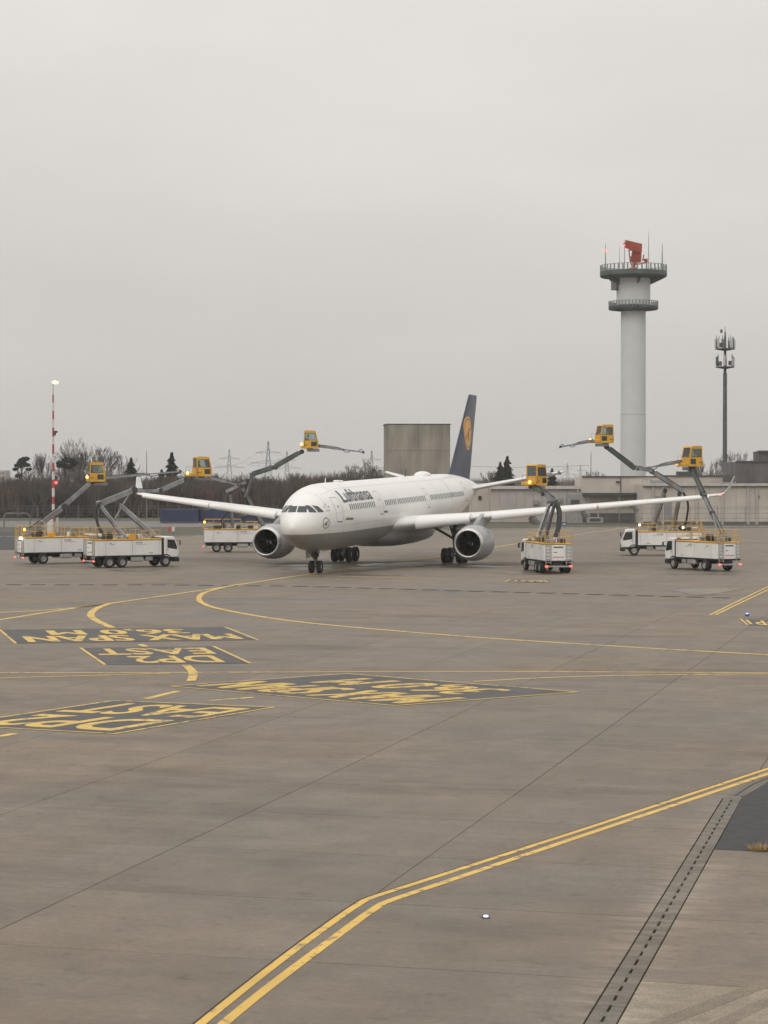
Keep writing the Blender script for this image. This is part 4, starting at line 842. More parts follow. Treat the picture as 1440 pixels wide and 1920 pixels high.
def operator_cabin(t, inv, base, yaw, tray, beacon='amber', person=None, scale=1.0, swap=False):
    """yellow glazed cabin at the boom head, facing yaw; tray gives the side of the yellow step"""
    rl = Matrix.Rotation(yaw, 4, 'Z'); o = Matrix.Translation(base)
    e = bpy.data.objects.new('operator_cabin', None)
    Wm = inv @ o @ rl @ Matrix.Scale(scale, 4)
    def B(mb, name, m, parent, smooth=0, normals=True):
        mb.v = [tuple(Wm @ Vector(p)) for p in mb.v]; return mb.build(name, m, parent, smooth=smooth, normals=normals)
    fl = [(-.62, 0), (.80, 0), (.86, .12), (.84, .78), (.62, 1.72), (.50, 1.84), (-.50, 1.86), (-.60, 1.76)]
    shell = MB().box((.1, 0, .07), (1.46, 1.22, .14), .03)
    shell.prism([(-.62, .14), (-.52, .14), (-.52, .84), (-.62, .84)], -.60, .60)                 # back wall
    shell.prism([(-.62, 1.74), (.64, 1.70), (.52, 1.84), (-.50, 1.87)], -.61, .61)                # roof
    for s in (-1, 1):
        shell.prism([(-.62, .14), (.05, .14), (.05, .84), (-.62, .84)], s * .60, s * .56); shell.prism([(.05, .70), (.84, .70), (.83, .84), (.05, .84)], s * .60, s * .56); shell.prism([(.05, .14), (.12, .14), (.12, .7), (.05, .7)], s * .60, s * .56); shell.prism([(.12, .14), (.85, .14), (.85, .22), (.12, .22)], s * .60, s * .56); shell.prism([(.72, .22), (.85, .22), (.845, .7), (.72, .7)], s * .60, s * .56)
        shell.prism([(-.62, .84), (-.50, .84), (-.50, 1.76), (-.60, 1.76)], s * .60, s * .50)
        shell.prism([(.83, .80), (.71, .80), (.50, 1.74), (.62, 1.74)], s * .60, s * .50)
        shell.prism([(-.5, 1.6), (.56, 1.6), (.53, 1.75), (-.5, 1.75)], s * .60, s * .56)
    shell.prism([(.80, .14), (.86, .14), (.85, .84), (.79, .84)], -.60, .60)
    sh = B(shell, 'operator_cabin', M['safety'], t, 20)
    g = MB()
    for s in (-1, 1):
        gg = MB().prism([(-.5, .84), (.71, .84), (.55, 1.6), (-.5, 1.6)], s * .585, s * .575); B(gg, 'side_glass', M['glass'], sh)
        gf = MB(); ins = [(-.46, .88), (.68, .88), (.52, 1.57), (-.46, 1.57)]; ou = [(-.5, .84), (.71, .84), (.55, 1.6), (-.5, 1.6)]
        for k in range(4): gf.prism([ou[k], ou[(k + 1) % 4], ins[(k + 1) % 4], ins[k]], s * .592, s * .606)
        B(gf, 'window_seal', M['chassis'], sh); lw = MB().prism([(.12, .22), (.72, .22), (.72, .70), (.12, .70)], s * .585, s * .575); B(lw, 'lower_glass', M['tglass'], sh)
        B(MB().prism([(-.56, .36), (-.22, .36), (-.22, .41), (-.56, .41)], s * .60, s * .612), 'maker_stripe', M['chassis'], sh)
    B(MB().prism([(.79, .84), (.80, .84), (.585, 1.70), (.575, 1.70)], -.5, .5), 'front_glass', M['glass'], sh); B(MB().prism([(-.59, .84), (-.57, .84), (-.57, 1.74), (-.59, 1.74)], -.5, .5), 'rear_glass', M['glass'], sh)
    B(MB().box((-.25, 0, .48), (.42, .46, .12), .03).box((-.42, 0, .85), (.12, .44, .62), .03), 'seat', M['chassis'], sh)
    s = tray
    if s:
        B(MB().box((s * (-1.02), 0, .17), (.84, 1.16, .34), .06), 'step_tray', M['safety'], t)
        rb = MB()
        for yy in (-.5, .5): rb.tube([(s * -.70, yy, .34), (s * -.70, yy, .95), (s * -1.3, yy, .95), (s * -1.36, yy, .34)], .02, 5)
        B(rb, 'tray_rail', M['galv'], t, 35)
        B(MB().lathe([(.11, 0), (.13, .08), (.10, .2), (.03, .25)], 12, 'z', (s * -1.46, -.45, .20)), 'beacon', M[beacon], t, 35)
    else:
        B(MB().lathe([(.11, 0), (.13, .08), (.10, .2), (.03, .25)], 12, 'z', (-.86, -.45, .34)), 'beacon', M[beacon], t, 35); B(MB().box((-.78, 0, .16), (.34, 1.1, .26), .04), 'step_tray', M['safety'], t)
    B(MB().box((.35, 0, -.19), (1.3, .55, .28), .03), 'turntable_box', M['galv'], t); B(MB().lathe([(.32, -.08), (.32, .01)], 18, 'z', (0, 0, 0)), 'swivel_ring', M['dkgrey'], t, 35)
    if person: seated_person(o @ rl @ Matrix.Scale(scale, 4), person)
    return sh
def seated_person(mw, info):
    label, top = info
    # one continuous body grown from a posed skeleton: hips on the seat, arms forward on the levers
    J = {'pel': (-.22, 0, .60), 'bel': (-.24, 0, .76), 'che': (-.22, 0, .98), 'nec': (-.19, 0, 1.17), 'hea': (-.165, 0, 1.27), 'top': (-.16, 0, 1.40),
         'shl': (-.22, .19, 1.08), 'ell': (-.10, .25, .84), 'wrl': (.14, .20, .82), 'hnl': (.22, .18, .84), 'shr': (-.22, -.19, 1.08), 'elr': (-.10, -.25, .84), 'wrr': (.14, -.20, .82), 'hnr': (.22, -.18, .84),
         'hil': (-.18, .10, .59), 'knl': (.24, .13, .60), 'anl': (.26, .13, .24), 'tol': (.40, .13, .19), 'hir': (-.18, -.10, .59), 'knr': (.24, -.13, .60), 'anr': (.26, -.13, .24), 'tor': (.40, -.13, .19)}
    rad = {'pel': (.16, .12), 'bel': (.15, .11), 'che': (.17, .12), 'nec': (.06, .06), 'hea': (.085, .1), 'top': (.075, .08), 'shl': (.07, .07), 'shr': (.07, .07), 'ell': (.05, .05), 'elr': (.05, .05), 'wrl': (.036, .036), 'wrr': (.036, .036), 'hnl': (.04, .03), 'hnr': (.04, .03), 'hil': (.1, .09), 'hir': (.1, .09), 'knl': (.07, .07), 'knr': (.07, .07), 'anl': (.05, .05), 'anr': (.05, .05), 'tol': (.045, .035), 'tor': (.045, .035)}
    ks = list(J); ed = [('pel', 'bel'), ('bel', 'che'), ('che', 'nec'), ('nec', 'hea'), ('hea', 'top'), ('che', 'shl'), ('shl', 'ell'), ('ell', 'wrl'), ('wrl', 'hnl'), ('che', 'shr'), ('shr', 'elr'), ('elr', 'wrr'), ('wrr', 'hnr'), ('pel', 'hil'), ('hil', 'knl'), ('knl', 'anl'), ('anl', 'tol'), ('pel', 'hir'), ('hir', 'knr'), ('knr', 'anr'), ('anr', 'tor')]
    global PERSON
    if 'PERSON' not in globals():
        me = bpy.data.meshes.new('body'); me.from_pydata([J[k] for k in ks], [(ks.index(a), ks.index(b)) for a, b in ed], [])
        ob = bpy.data.objects.new('body', me); COL.objects.link(ob)
        ob.modifiers.new('s', 'SKIN'); sk = me.skin_vertices[0].data
        for i, k in enumerate(ks): sk[i].radius = rad[k]
        sk[0].use_root = True
        sd_ = ob.modifiers.new('u', 'SUBSURF'); sd_.levels = 1; sd_.render_levels = 1
        dg = bpy.context.evaluated_depsgraph_get(); PERSON = bpy.data.meshes.new_from_object(ob.evaluated_get(dg)); bpy.data.objects.remove(ob)
    me = PERSON.copy(); me.name = 'person'; me.materials.clear()
    for k in (top, 'skin', 'jacket'): me.materials.append(M[k])
    for p in me.polygons:
        c = p.center; p.material_index = 1 if (c.z > 1.17 or (c.x > .15 and .76 < c.z < .92)) else (2 if c.z < .68 else 0); p.use_smooth = True
    o = bpy.data.objects.new('person', me); COL.objects.link(o); o.matrix_world = mw
    tag(o, label, 'person', 'operators in the boom cabins')
    hr = MB().sphere((-.185, 0, 1.36), .115, 10, 6, (1, .9, .95)).mesh('hair', M['hair']); h = bpy.data.objects.new('hair', hr); COL.objects.link(h); h.parent = o
def make_truck(label, loc, hd, segs, cab, extras=(), lamps=(), axles=(-1.45, -2.68)):
    t = truck_base(label, loc, hd, axles)
    for x, y, z, m in lamps:
        MB().lathe([(.09, 0), (.12, .08), (.09, .2), (.03, .24)], 12, 'z', (x, y, z)).build('deck_beacon', M[m], t)
    mw = Matrix.Translation(Vector(loc)) @ Matrix.Rotation(hd, 4, 'Z'); inv = mw.inverted()
    Lc = lambda p: inv @ p
    base = up(*segs[0][0]); bl = Lc(base)
    MB().lathe([(.48, 2.49), (.48, 2.62), (.34, 2.66), (.30, max(bl.z, 2.8))], 18, 'z', (max(min(bl.x, 2.0), -3.4), 0, 0)).build('boom_turret', M['galv'], t)
    for a, b, th, m, nm in segs:
        A, Bp = Lc(up(*a)), Lc(up(*b)); mb = MB()
        wd = th * .8
        d = (Bp - A).normalized()
        if nm in ('hose', 'stay'):
            mb.tube([A, A * .5 + Bp * .5, Bp], th / 2, 7).build('boom_' + nm, M[m], t)
        else:
            mb.beam(A, Bp, wd, th, wd * .8, th * .82); bo = mb.build('boom_section', M[m], t, smooth=0)
            MB().lathe([(th * .62, -wd * .62), (th * .62, wd * .62)], 12, 'y', tuple(Bp)).build('boom_pivot', M['dkgrey'], bo)
            e = d.cross(Vector((0, 1, 0))).normalized() if abs(d.y) < .9 else Vector((0, 0, 1))
            MB().tube([A + (Bp - A) * .08 + e * th * .62, A + (Bp - A) * .9 + e * th * .62], th * .11, 6).build('hydraulic_line', M['hose'], bo)
    for pts, r, m, nm in extras:
        P = [Lc(up(*p)) for p in pts]; Q = [P[0] * 2 - P[1]] + P + [P[-1] * 2 - P[-2]]; cv = []
        for i in range(1, len(Q) - 2):
            for k in range(5):
                tt = k / 5; a, b, c, d = Q[i - 1:i + 3]; cv.append(.5 * (2 * b + (c - a) * tt + (2 * a - 5 * b + 4 * c - d) * tt * tt + (3 * b - a - 3 * c + d) * tt ** 3))
        cv.append(P[-1]); MB().tube(cv, r, 7).build(nm, M[m], t)
    operator_cabin(t, inv, up(*cab['at']), cab['yaw'], cab.get('tray', 0), cab.get('beacon', 'amber'), cab.get('person'), cab.get('s', 1.0))
    # spray boom: telescoping arm with hose loop and nozzle head
    p0, p1 = Lc(up(*cab['n0'])), Lc(up(*cab['n1'])); d = (p1 - p0); l = d.length
    sb = MB().beam(p0, p0 + d * .58, .20, .24, .16, .20).build('spray_boom', M['galv'], t, smooth=0)
    MB().beam(p0 + d * .56, p1, .10, .13).build('spray_extension', M['galv'], sb, smooth=0)
    uz = Vector((0, 0, 1)); MB().tube([p0 + uz * .16, p0 + d * .3 + uz * .18, p0 + d * .5 + uz * .12, p0 + d * .6 - uz * .22, p0 + d * .68 - uz * .2, p0 + d * .75 + uz * .06, p1], .035, 6).build('spray_hose', M['hose'], sb)
    nz_ = MB().box(tuple(p1), (.26, .22, .2), .04); nz_.tube([p1 - d * .1 + uz * .1, p1 - d * .04 + uz * .26, p1 + d * .02 + uz * .05], .04, 6); nz_.tube([p1, p1 + d.normalized() * .25 - uz * .1], [.06, .03], 8); nz_.build('nozzle_head', M['dkgrey'], sb)
    return t

def tloc(u, v, hd, lx, ly):                          # truck origin so that its local ground point (lx, ly) meets the sight line
    p = gp(u, v); q = rotm(hd) @ Vector((lx, ly, 0)); return (p.x - q.x, p.y - q.y, 0)
# 1: far left, boom straight up to a cabin
h1 = R(30); D1 = 205
make_truck('leftmost de-icing truck, straight boom with its cabin beside the striped mast', tloc(81, 1057.5, h1, -2.2, -1.2), h1,
    [((52, 1000, 203.5), (120, 950, 205), .50, 'galv', 's'), ((112, 955, 205), (172, 903, 207), .42, 'galv', 's')],
    dict(at=(181, 903.5, 207.3), yaw=R(4), n0=(197, 896, 207), n1=(338, 884, 213), beacon='yellowlamp', person=None),
    [([(75, 975, 204), (86, 985, 203.5), (82, 1002, 203)], .06, 'galv', 'boom_strut')], [(-3.9, -.9, 3.05, 'amber'), (-4.08, -.7, 2.25, 'warmlamp'), (-4.08, -.35, 2.25, 'warmlamp')], (-2.2,))
# 2: left, in front
h2 = R(33)
make_truck('de-icing truck left of the airliner with a folded grey boom, nearest on the left', tloc(205, 1064.8, h2, -2.68, -1.2), h2,
    [((232, 1006, 193), (187, 946, 194), .34, 'galv', 's'), ((289, 1004, 195), (222, 944, 196), .42, 'galv', 's'), ((183, 946, 194), (250, 919, 197.5), .52, 'galv', 's'), ((246, 921, 197.5), (300, 920, 200), .34, 'galv', 's'), ((296, 921, 200), (347, 899, 202.5), .42, 'galv', 's'), ((216, 972, 195), (242, 926, 197), .14, 'galv', 'stay')],
    dict(at=(377, 893.5, 204), yaw=R(24), tray=1, n0=(392, 895, 205), n1=(445, 909, 211), person=('operator in dark clothing in the second yellow cabin from the left', 'jacket')),
    [([(184, 946, 193.8), (180, 962, 193.6), (184, 985, 193.4), (194, 1003, 193.2)], .12, 'hose', 'boom_hose')])
# 3: behind the left wing
h3 = R(4)
make_truck('de-icing truck half hidden behind the left engine, cabin high above the nose', tloc(406, 1035.3, h3, -2.68, -1.2), h3,
    [((494, 986, 233), (452, 912, 231), .40, 'galv', 's'), ((437, 990, 233), (431, 924, 232), .30, 'galv', 's'), ((424, 922, 231.5), (464, 902, 231), .36, 'galv', 's'), ((460, 932, 231), (474, 890, 230), .30, 'galv', 's'), ((470, 891, 230), (517, 876, 229), .44, 'boomgreen', 's'), ((513, 877, 229), (566, 847, 227), .40, 'boomgreen', 's')],
    dict(at=(581, 841, 226), yaw=R(2), n0=(596, 836.5, 226), n1=(681, 848, 221), beacon='yellowlamp', person=('operator in a yellow-green vest in the cabin above the airliner nose', 'vest')),
    [([(440, 944, 231.5), (416, 975, 232), (420, 985, 232.5)], .07, 'hose', 'boom_hose')], [(-3.95, -1.1, 3.1, 'amber')])
# 4: right of the airliner, seen from behind
h4 = R(90 + 10)
make_truck('de-icing truck seen from behind with red tail lamps, beside the right engine', tloc(1047, 1075.5, h4, -4.0, 0), h4,
    [((1008, 1010, 184), (1031, 944, 187), .36, 'galv', 's'), ((1022, 1011, 183), (1040, 944, 187), .34, 'dkgrey', 's'), ((1042, 941, 187), (1020, 924, 189), .46, 'galv', 's'), ((1022, 925, 189), (996, 911, 191), .42, 'boomgreen', 's')],  # second arm: shade on galvanised steel put in as dark grey
    dict(at=(1005, 910.5, 191.5), yaw=R(48), tray=1, n0=(1020, 893, 192), n1=(1049, 888, 199), person=('operator in dark clothing in the yellow cabin nearest the tail', 'jacket')),
    [([(1044, 946, 186.5), (1049, 962, 186), (1047, 990, 185), (1040, 1013, 184)], .22, 'hose', 'boom_hose')])
# 5: behind the right wing
h5 = R(180 - 5)
make_truck('de-icing truck behind the right wing tip, cabin raised highest before the tower', tloc(1189, 1041.5, h5, 2.85, 1.2), h5,
    [((1260, 996, 226), (1274, 926, 224), .38, 'galv', 's'), ((1220, 996, 226), (1247, 920, 224), .40, 'galv', 's'), ((1280, 921, 224), (1222, 884, 222), .44, 'galv', 's'), ((1226, 884, 222), (1186, 876, 221), .32, 'galv', 's'), ((1190, 878, 221), (1137, 838, 219), .42, 'boomgreen', 's')],
    dict(at=(1135, 831, 218.5), yaw=R(180 + 22), tray=-1, n0=(1112, 827, 217.5), n1=(1051, 838, 212), person=('operator in a yellow-green vest in the highest cabin by the tower', 'vest')),
    [([(1281, 923, 224), (1290, 945, 224.5), (1287, 975, 225), (1283, 990, 225.5)], .11, 'hose', 'boom_hose')], [(2.3, 1.0, 3.0, 'warmlamp'), (-2.1, 1.1, 2.75, 'warmlamp')])
# 6: far right, in front
h6 = R(90 + 25)
make_truck('rightmost de-icing truck in front of the right wing tip with a steep boom', tloc(1322, 1070.5, h6, -2.15, 1.2), h6,
    [((1360, 1008, 187), (1336, 962, 190), .34, 'galv', 's'), ((1340, 972, 189.5), (1318, 926, 192.5), .38, 'galv', 's'), ((1322, 932, 192), (1297, 879, 196), .44, 'boomgreen', 's')],
    dict(at=(1299, 875, 196.3), yaw=R(180 + 30), tray=-1, n0=(1278, 866, 196), n1=(1196, 880, 190), person=('operator in a yellow-green vest in the rightmost cabin', 'vest')),
    [([(1338, 968, 189.5), (1342, 985, 188.5), (1350, 1003, 187.5)], .07, 'galv', 'boom_strut')], (), (-2.15,))

# ------------------------------------------------------------------ beyond the apron: verge, service road, kerb
def band(name, px, m, z):
    sheet(name, [gp(*p) for p in px], z, M[m])
band('verge', [(-400, 1006), (430, 1006), (1060, 989), (1900, 985), (1900, 960), (-400, 960)], 'grass', -0.03)
band('service_road', [(-400, 988), (420, 988), (760, 980), (760, 973), (420, 977), (-400, 977)], 'road', -0.02)
kp = [gp(-200, 1007), gp(425, 1006.5), gp(700, 999), gp(1060, 990), gp(1600, 986)]
for a, b in zip(kp, kp[1:]):
    k = max(1, int((b - a).length / 12))
    for i in range(k): MB().beam(a + (b - a) * (i / k), a + (b - a) * ((i + .985) / k), .35, .24).build('kerb_stone', M['kerb'], apron, smooth=0)

def fence(name, label, a, b, h, step, wires, m='fence', group=None):
    a = Vector(a); b = Vector(b); t = empty(name, a); tag(t, label, 'fence', group); L_ = (b - a).length; k = int(L_ / step); d = (b - a)
    pm = MB().box((0, 0, h / 2), (.09, .09, h)).mesh('post', M[m], smooth=0)
    for i in range(k + 1): place('post', pm, t, d * (i / k))
    for wz in wires: MB().beam(Vector((0, 0, wz)), d + Vector((0, 0, wz)), .04, .05).build('wire', M[m], t, smooth=0)
fence('fence', 'long post and rail fence along the road on the left', gp(-160, 979), gp(520, 977), 3.0, 3.6, (.6, 1.2, 1.8, 2.4, 2.9))
fence('fence', 'security fence on tall posts before the right buildings', gp(1085, 986.5), gp(1500, 985.5), 3.3, 4.6, (.5, 1.3, 2.1, 2.9, 3.2))
fence('guard_rail', 'dark steel guard rail over the ramp at the left edge', gp(-60, 1026), gp(26, 1026), 2.3, 2.2, (.4, 1.2, 2.2))
sheet('ramp', [gp(-60, 1032), gp(27, 1031), gp(27, 998), gp(-60, 998)], -0.004, M['asphalt'])

# blue containers, red trailers, small kit by the road
def container(name, label, u0, u1, v0, v1, D, m, cat, group=None, dep=2.4):
    a, b = up(u0, v1, D), up(u1, v0, D); zb = max(a.z, 0); t = empty(name, ((a.x + b.x) / 2, D, 0)); tag(t, label, cat, group)
    W, H = b.x - a.x, b.z
    MB().box((0, dep / 2, H / 2 + .1), (W, dep, H - .2), .04).build('body', M[m], t, smooth=0)
    k = max(3, int(W / .9)); mb = MB()
    for i in range(k): mb.box((-W / 2 + W * (i + .5) / k, -.02, H / 2 + .1), (W / k * .45, .05, H - .5))
    mb.build('corrugation', M[m], t, smooth=0); MB().box((0, dep / 2, .05), (W, dep * .8, .1)).build('skid', M['dkgrey'], t, smooth=0)
container('container', 'blue container beyond the left wing tip, nearest the white cabinet', 300, 372, 955, 970, 395, 'bluewall', 'container', 'blue containers by the road')
container('container', 'blue container left of the left engine, second from the mast', 374, 452, 954, 970, 396, 'bluewall', 'container', 'blue containers by the road')
container('container', 'blue container just beside the left engine', 454, 530, 953, 970, 397, 'bluewall', 'container', 'blue containers by the road')
container('trailer', 'red trailer in the wood just left of the folded boom', 372, 405, 921, 938, 470, 'redbox', 'trailer', 'red trailers in the wood')
container('trailer', 'red trailer in the wood behind the high boom', 428, 486, 921, 938, 470, 'redbox', 'trailer', 'red trailers in the wood')
container('trailer', 'red trailer in the wood beside the airliner nose', 524, 552, 921, 938, 470, 'redbox', 'trailer', 'red trailers in the wood')
cbn = empty('cabinet', gp(297, 969)); tag(cbn, 'pale electrical cabinet by the fence behind the left wing tip', 'cabinet')
MB().box((0, 0, .9), (.8, .5, 1.8), .04).build('housing', M['whitepaint'], cbn, smooth=0); MB().box((0, 0, 1.85), (.95, .65, .08), .02).build('roof', M['trim'], cbn, smooth=0)
sg = empty('taxi_sign', gp(322, 1000)); tag(sg, 'small red and white taxiway sign left of the airliner', 'sign')
MB().box((-.28, 0, .62), (.52, .15, .66), .02).build('red_face', M['redsign'], sg, smooth=0); MB().box((.22, 0, .62), (.44, .15, .66), .02).build('white_face', M['whitepaint'], sg, smooth=0)
for x in (-.4, .32): MB().box((x, 0, .15), (.06, .06, .3)).build('leg', M['dkgrey'], sg, smooth=0)
gt = empty('height_gate', gp(32, 990)); tag(gt, 'low dark tubular frame over the service road at far left', 'gate')
w_ = 2.1; MB().tube([(-w_, 0, 0), (-w_, 0, 2.0), (-w_ + .5, 0, 2.35), (w_ - .5, 0, 2.35), (w_, 0, 2.0), (w_, 0, 0)], .11, 8).build('tube_frame', M['fence'], gt)

# striped light mast
DM = 318; mb_ = up(100, 960, DM); lm = empty('light_mast', (mb_.x, DM, 0)); tag(lm, 'red and white striped light mast with a lit floodlight at left', 'light mast')
ztop = up(100, 722, DM).z; cuts = [978, 962, 945, 931, 915, 899, 884, 868, 851, 833, 819, 802, 786, 770, 755, 740, 722]
zz = [0.0] + [up(100, c, DM).z for c in cuts]
for i, (a, b) in enumerate(zip(zz, zz[1:])):
    r0 = .24 - .14 * a / ztop; r1 = .24 - .14 * b / ztop
    MB().tube([(0, 0, a), (0, 0, b)], [r0, r1], 14).build('mast_band', M['whitepaint'] if i % 2 == 0 else M['redpaint'], lm)
fl = MB().box((.28, -.1, ztop + .42), (.95, .5, .42), .12, Matrix.Rotation(R(-18), 3, 'Y')).build('floodlight', M['hub'], lm, smooth=0)
MB().sphere((.36, -.34, ztop + .36), .5, 14, 8, (1.0, .35, .55)).build('lit_lens', M['lampwhite'], fl)
MB().tube([(0, 0, ztop), (0, 0, ztop + .4)], .07, 8).build('bracket', M['hub'], lm)
MB().box((.22, 0, up(100, 812, DM).z), (.35, .3, .7), .05).box((.5, 0, up(100, 811, DM).z + .1), (.3, .12, .3), .03).build('camera_box', M['dkgrey'], lm, smooth=0)
MB().sphere((.42, -.1, up(100, 905, DM).z), .20, 10, 6).build('obstruction_lamp', M['redlamp'], lm)
MB().box((-.4, -.3, 1.0), (.9, .6, 2.0), .05).build('switch_cabinet', M['whitepaint'], lm, smooth=0); MB().box((.62, -.2, 1.2), (.25, .4, 2.2), .04).build('switch_cabinet', M['trim'], lm, smooth=0)

# ------------------------------------------------------------------ radar tower
DT = 480; tb = up(1187, 900, DT); tw = empty('radar_tower', (tb.x, DT, 0)); tag(tw, 'tall round pale concrete radar tower with two green railed galleries', 'tower')
def tz(v): return up(1187, v, DT).z
px_ = DT / FPX
rs_ = 23.3 * px_
zj = [0, tz(777), tz(584)]
for i in range(2): MB().lathe([(rs_ + (.06 if i == 0 else 0), zj[i]), (rs_ + (.03 if i == 0 else -.02), zj[i + 1] - (.05 if i == 0 else 0))], 48).build('shaft_ring', M['tower'], tw, smooth=50)
MB().lathe([(31.5 * px_, tz(572)), (31.5 * px_, tz(512))], 48).build('drum', M['tower'], tw, smooth=50)
def gallery(name, R_, zb, zt, rail_h, ri):
    g = MB().lathe([(ri, zb - .35), (R_ * .97, zb), (R_, zb + .25), (R_, zt), (R_ - .12, zt), (R_ - .12, zb + .45), (ri, zb + .45)], 48, caps=False).build(name, M['towergreen'], tw, smooth=40)
    nb = 44; pm = MB().box((0, 0, rail_h / 2), (.10, .34, rail_h)).mesh('baluster', M['towerrail'], smooth=0)
    for k in range(nb):
        a = 2 * math.pi * k / nb; place('baluster', pm, g, ((R_ - .06) * math.cos(a), (R_ - .06) * math.sin(a), zt), a)
    MB().lathe([(R_ - .12, zt + rail_h), (R_, zt + rail_h), (R_, zt + rail_h + .1), (R_ - .12, zt + rail_h + .1), (R_ - .12, zt + rail_h)], 48, caps=False).build('handrail', M['towerrail'], g, smooth=40)
    return g
gallery('lower_gallery', 46.5 * px_, tz(581), tz(575), 1.05, rs_ * .9); gallery('upper_gallery', 62.5 * px_, tz(520), tz(510), 1.3, 30 * px_)
for k in range(5):
    a = 2 * math.pi * k / 5 + 3.6; c, s_ = math.cos(a), math.sin(a); q = [(30.5 * px_, tz(521)), (58 * px_, tz(520)), (56 * px_, tz(523)), (32 * px_, tz(534))]
    vs_ = [(r * c - o * s_, r * s_ + o * c, z) for o in (-.12, .12) for r, z in q]
    MB().add(vs_, [(0, 1, 2, 3), (7, 6, 5, 4)] + [(j, (j + 1) % 4, 4 + (j + 1) % 4, 4 + j) for j in range(4)]).build('bracket', M['towergreen'], tw, smooth=0)
MB().box((-38 * px_, -1.2, tz(535)), (1.1, 1.2, 2.3), .05).build('side_cabin', M['towerrail'], tw, smooth=0); MB().box((-33 * px_, -1.0, tz(532)), (.5, 1.4, 3.0), .05).build('cabin_bracket', M['towergreen'], tw, smooth=0)
for dx, dy, v1, r in ((-54, -2.0, 468, .11), (-24, 2.2, 470, .07), (-20, -3.4, 462, .08), (26, -2.4, 445, .07), (55, 1.0, 466, .13)):
    p = (dx * px_, dy); MB().tube([(p[0], p[1], tz(516)), (p[0], p[1], tz(v1 + 18)), (p[0], p[1], tz(v1 - 10))], [r * 1.4, r, r * .4], 6).build('whip_aerial', M['towerrail'], tw)
for dx, dy, v in ((-54.5, -2.0, 472), (-20.5, -3.4, 463)): MB().sphere((dx * px_, dy, tz(v)), .22, 8, 6).build('obstruction_lamp', M['redlamp'], tw)
# radar head: pedestal, curved reflector, feed arm, flat upper array
def tx(u, v, y=0.0): return Vector(((u - 1187) * px_, y, tz(v)))
rh = MB().lathe([(1.1, tz(506)), (1.0, tz(503)), (.45, tz(501)), (.4, tz(497))], 20, 'z', (0, 0, 0)).build('radar_pedestal', M['radar'], tw)
A_ = [(1185, 469), (1203, 471), (1202, 490), (1187, 498), (1182, 488)]
mb = MB(); q = [tx(u, v) for u, v in A_]; n = len(q)
curve = [(-.9, 0.2), (-.5, -.15), (0, -.3), (.5, -.15), (.9, .2)]
vs_ = []
for o, sg_ in ((.0, 0), (.35, 1)):
    vs_ += [p + Vector((0, o + .5 * ((p.x / 1.6) ** 2), 0)) for p in q]
mb.add(vs_, [tuple(range(n)), tuple(range(2 * n - 1, n - 1, -1))] + [(k, (k + 1) % n, n + (k + 1) % n, n + k) for k in range(n)]).build('radar_reflector', M['radar'], rh, smooth=20)
mb = MB(); q = [tx(1172, 450), tx(1203, 457.5), tx(1202.5, 473), tx(1186, 471), tx(1178, 467), tx(1170, 464)]; n = len(q)
mb.add([p + Vector((0, o - .3, 0)) for o in (0, .45) for p in q], [tuple(range(n)), tuple(range(2 * n - 1, n - 1, -1))] + [(k, (k + 1) % n, n + (k + 1) % n, n + k) for k in range(n)]).build('radar_array', M['radar'], rh, smooth=0)
fm = MB()
for a, b in (((1178, 469), (1181, 492)), ((1181, 492), (1185, 503)), ((1178, 469), (1185, 470)), ((1180, 481), (1186, 488)), ((1188, 497), (1210, 493)), ((1203, 488), (1211, 486)), ((1190, 494), (1186, 504)), ((1206, 478), (1204, 490))): fm.tube([tx(*a, -.5), tx(*b, -.3)], .13, 6)
fm.box(tuple(tx(1210, 489, -.4)), (.75, .5, .8), .05).box(tuple(tx(1170, 458, -.3)), (.5, .5, .5), .05).build('feed_frame', M['radar'], rh, smooth=20)

# cell mast
DC = 450; cb_ = up(1359, 900, DC); cm = empty('antenna_mast', (cb_.x, DC, 0)); tag(cm, 'dark slender antenna mast with two rings of panel antennas at right', 'antenna mast')
cp_ = DC / FPX
def cz(v): return up(1359, v, DC).z
MB().lathe([(4.6 * cp_, 0), (3.7 * cp_, cz(700)), (2.7 * cp_, cz(699)), (2.3 * cp_, cz(640)), (1.2 * cp_, cz(622))], 20).build('pole', M['mast'], cm, smooth=40)
MB().tube([(0, 0, cz(622)), (0, 0, cz(612))], .05, 6).build('whip_aerial', M['mast'], cm)
for v, rr in ((655, 19), (689, 18)):
    pf = MB().lathe([(2 * cp_, cz(v + 3)), (rr * cp_, cz(v)), (rr * cp_, cz(v - 1.5)), (2 * cp_, cz(v - 1))], 20).build('platform', M['mast'], cm, smooth=30)
    for k in range(9 if v < 670 else 6):
        a = 2 * math.pi * k / (9 if v < 670 else 6) + .3; x, y = rr * .95 * cp_ * math.cos(a), rr * .95 * cp_ * math.sin(a)
        hh = random.uniform(1.5, 2.3)
        MB().box((x, y, cz(v - 3) + hh / 2), (.30, .46, hh), .04, Matrix.Rotation(a, 3, 'Z')).build('panel_antenna', M['panelwhite'] if k % 3 else M['mast'], cm, smooth=0); MB().tube([(x * .88, y * .88, cz(v)), (x * .88, y * .88, cz(v - 3) + hh + .6)], .06, 6).build('antenna_pipe', M['mast'], cm)
for dx, v in ((-8, 647), (9, 648), (-10, 682), (9, 681)): MB().box((dx * cp_, -.5, cz(v)), (.7, .5, .9), .05).build('radio_unit', M['mast'], cm, smooth=0)
MB().box((-7 * cp_, 0, cz(621)), (.45, .4, .7), .05).build('radio_unit', M['mast'], cm, smooth=0)

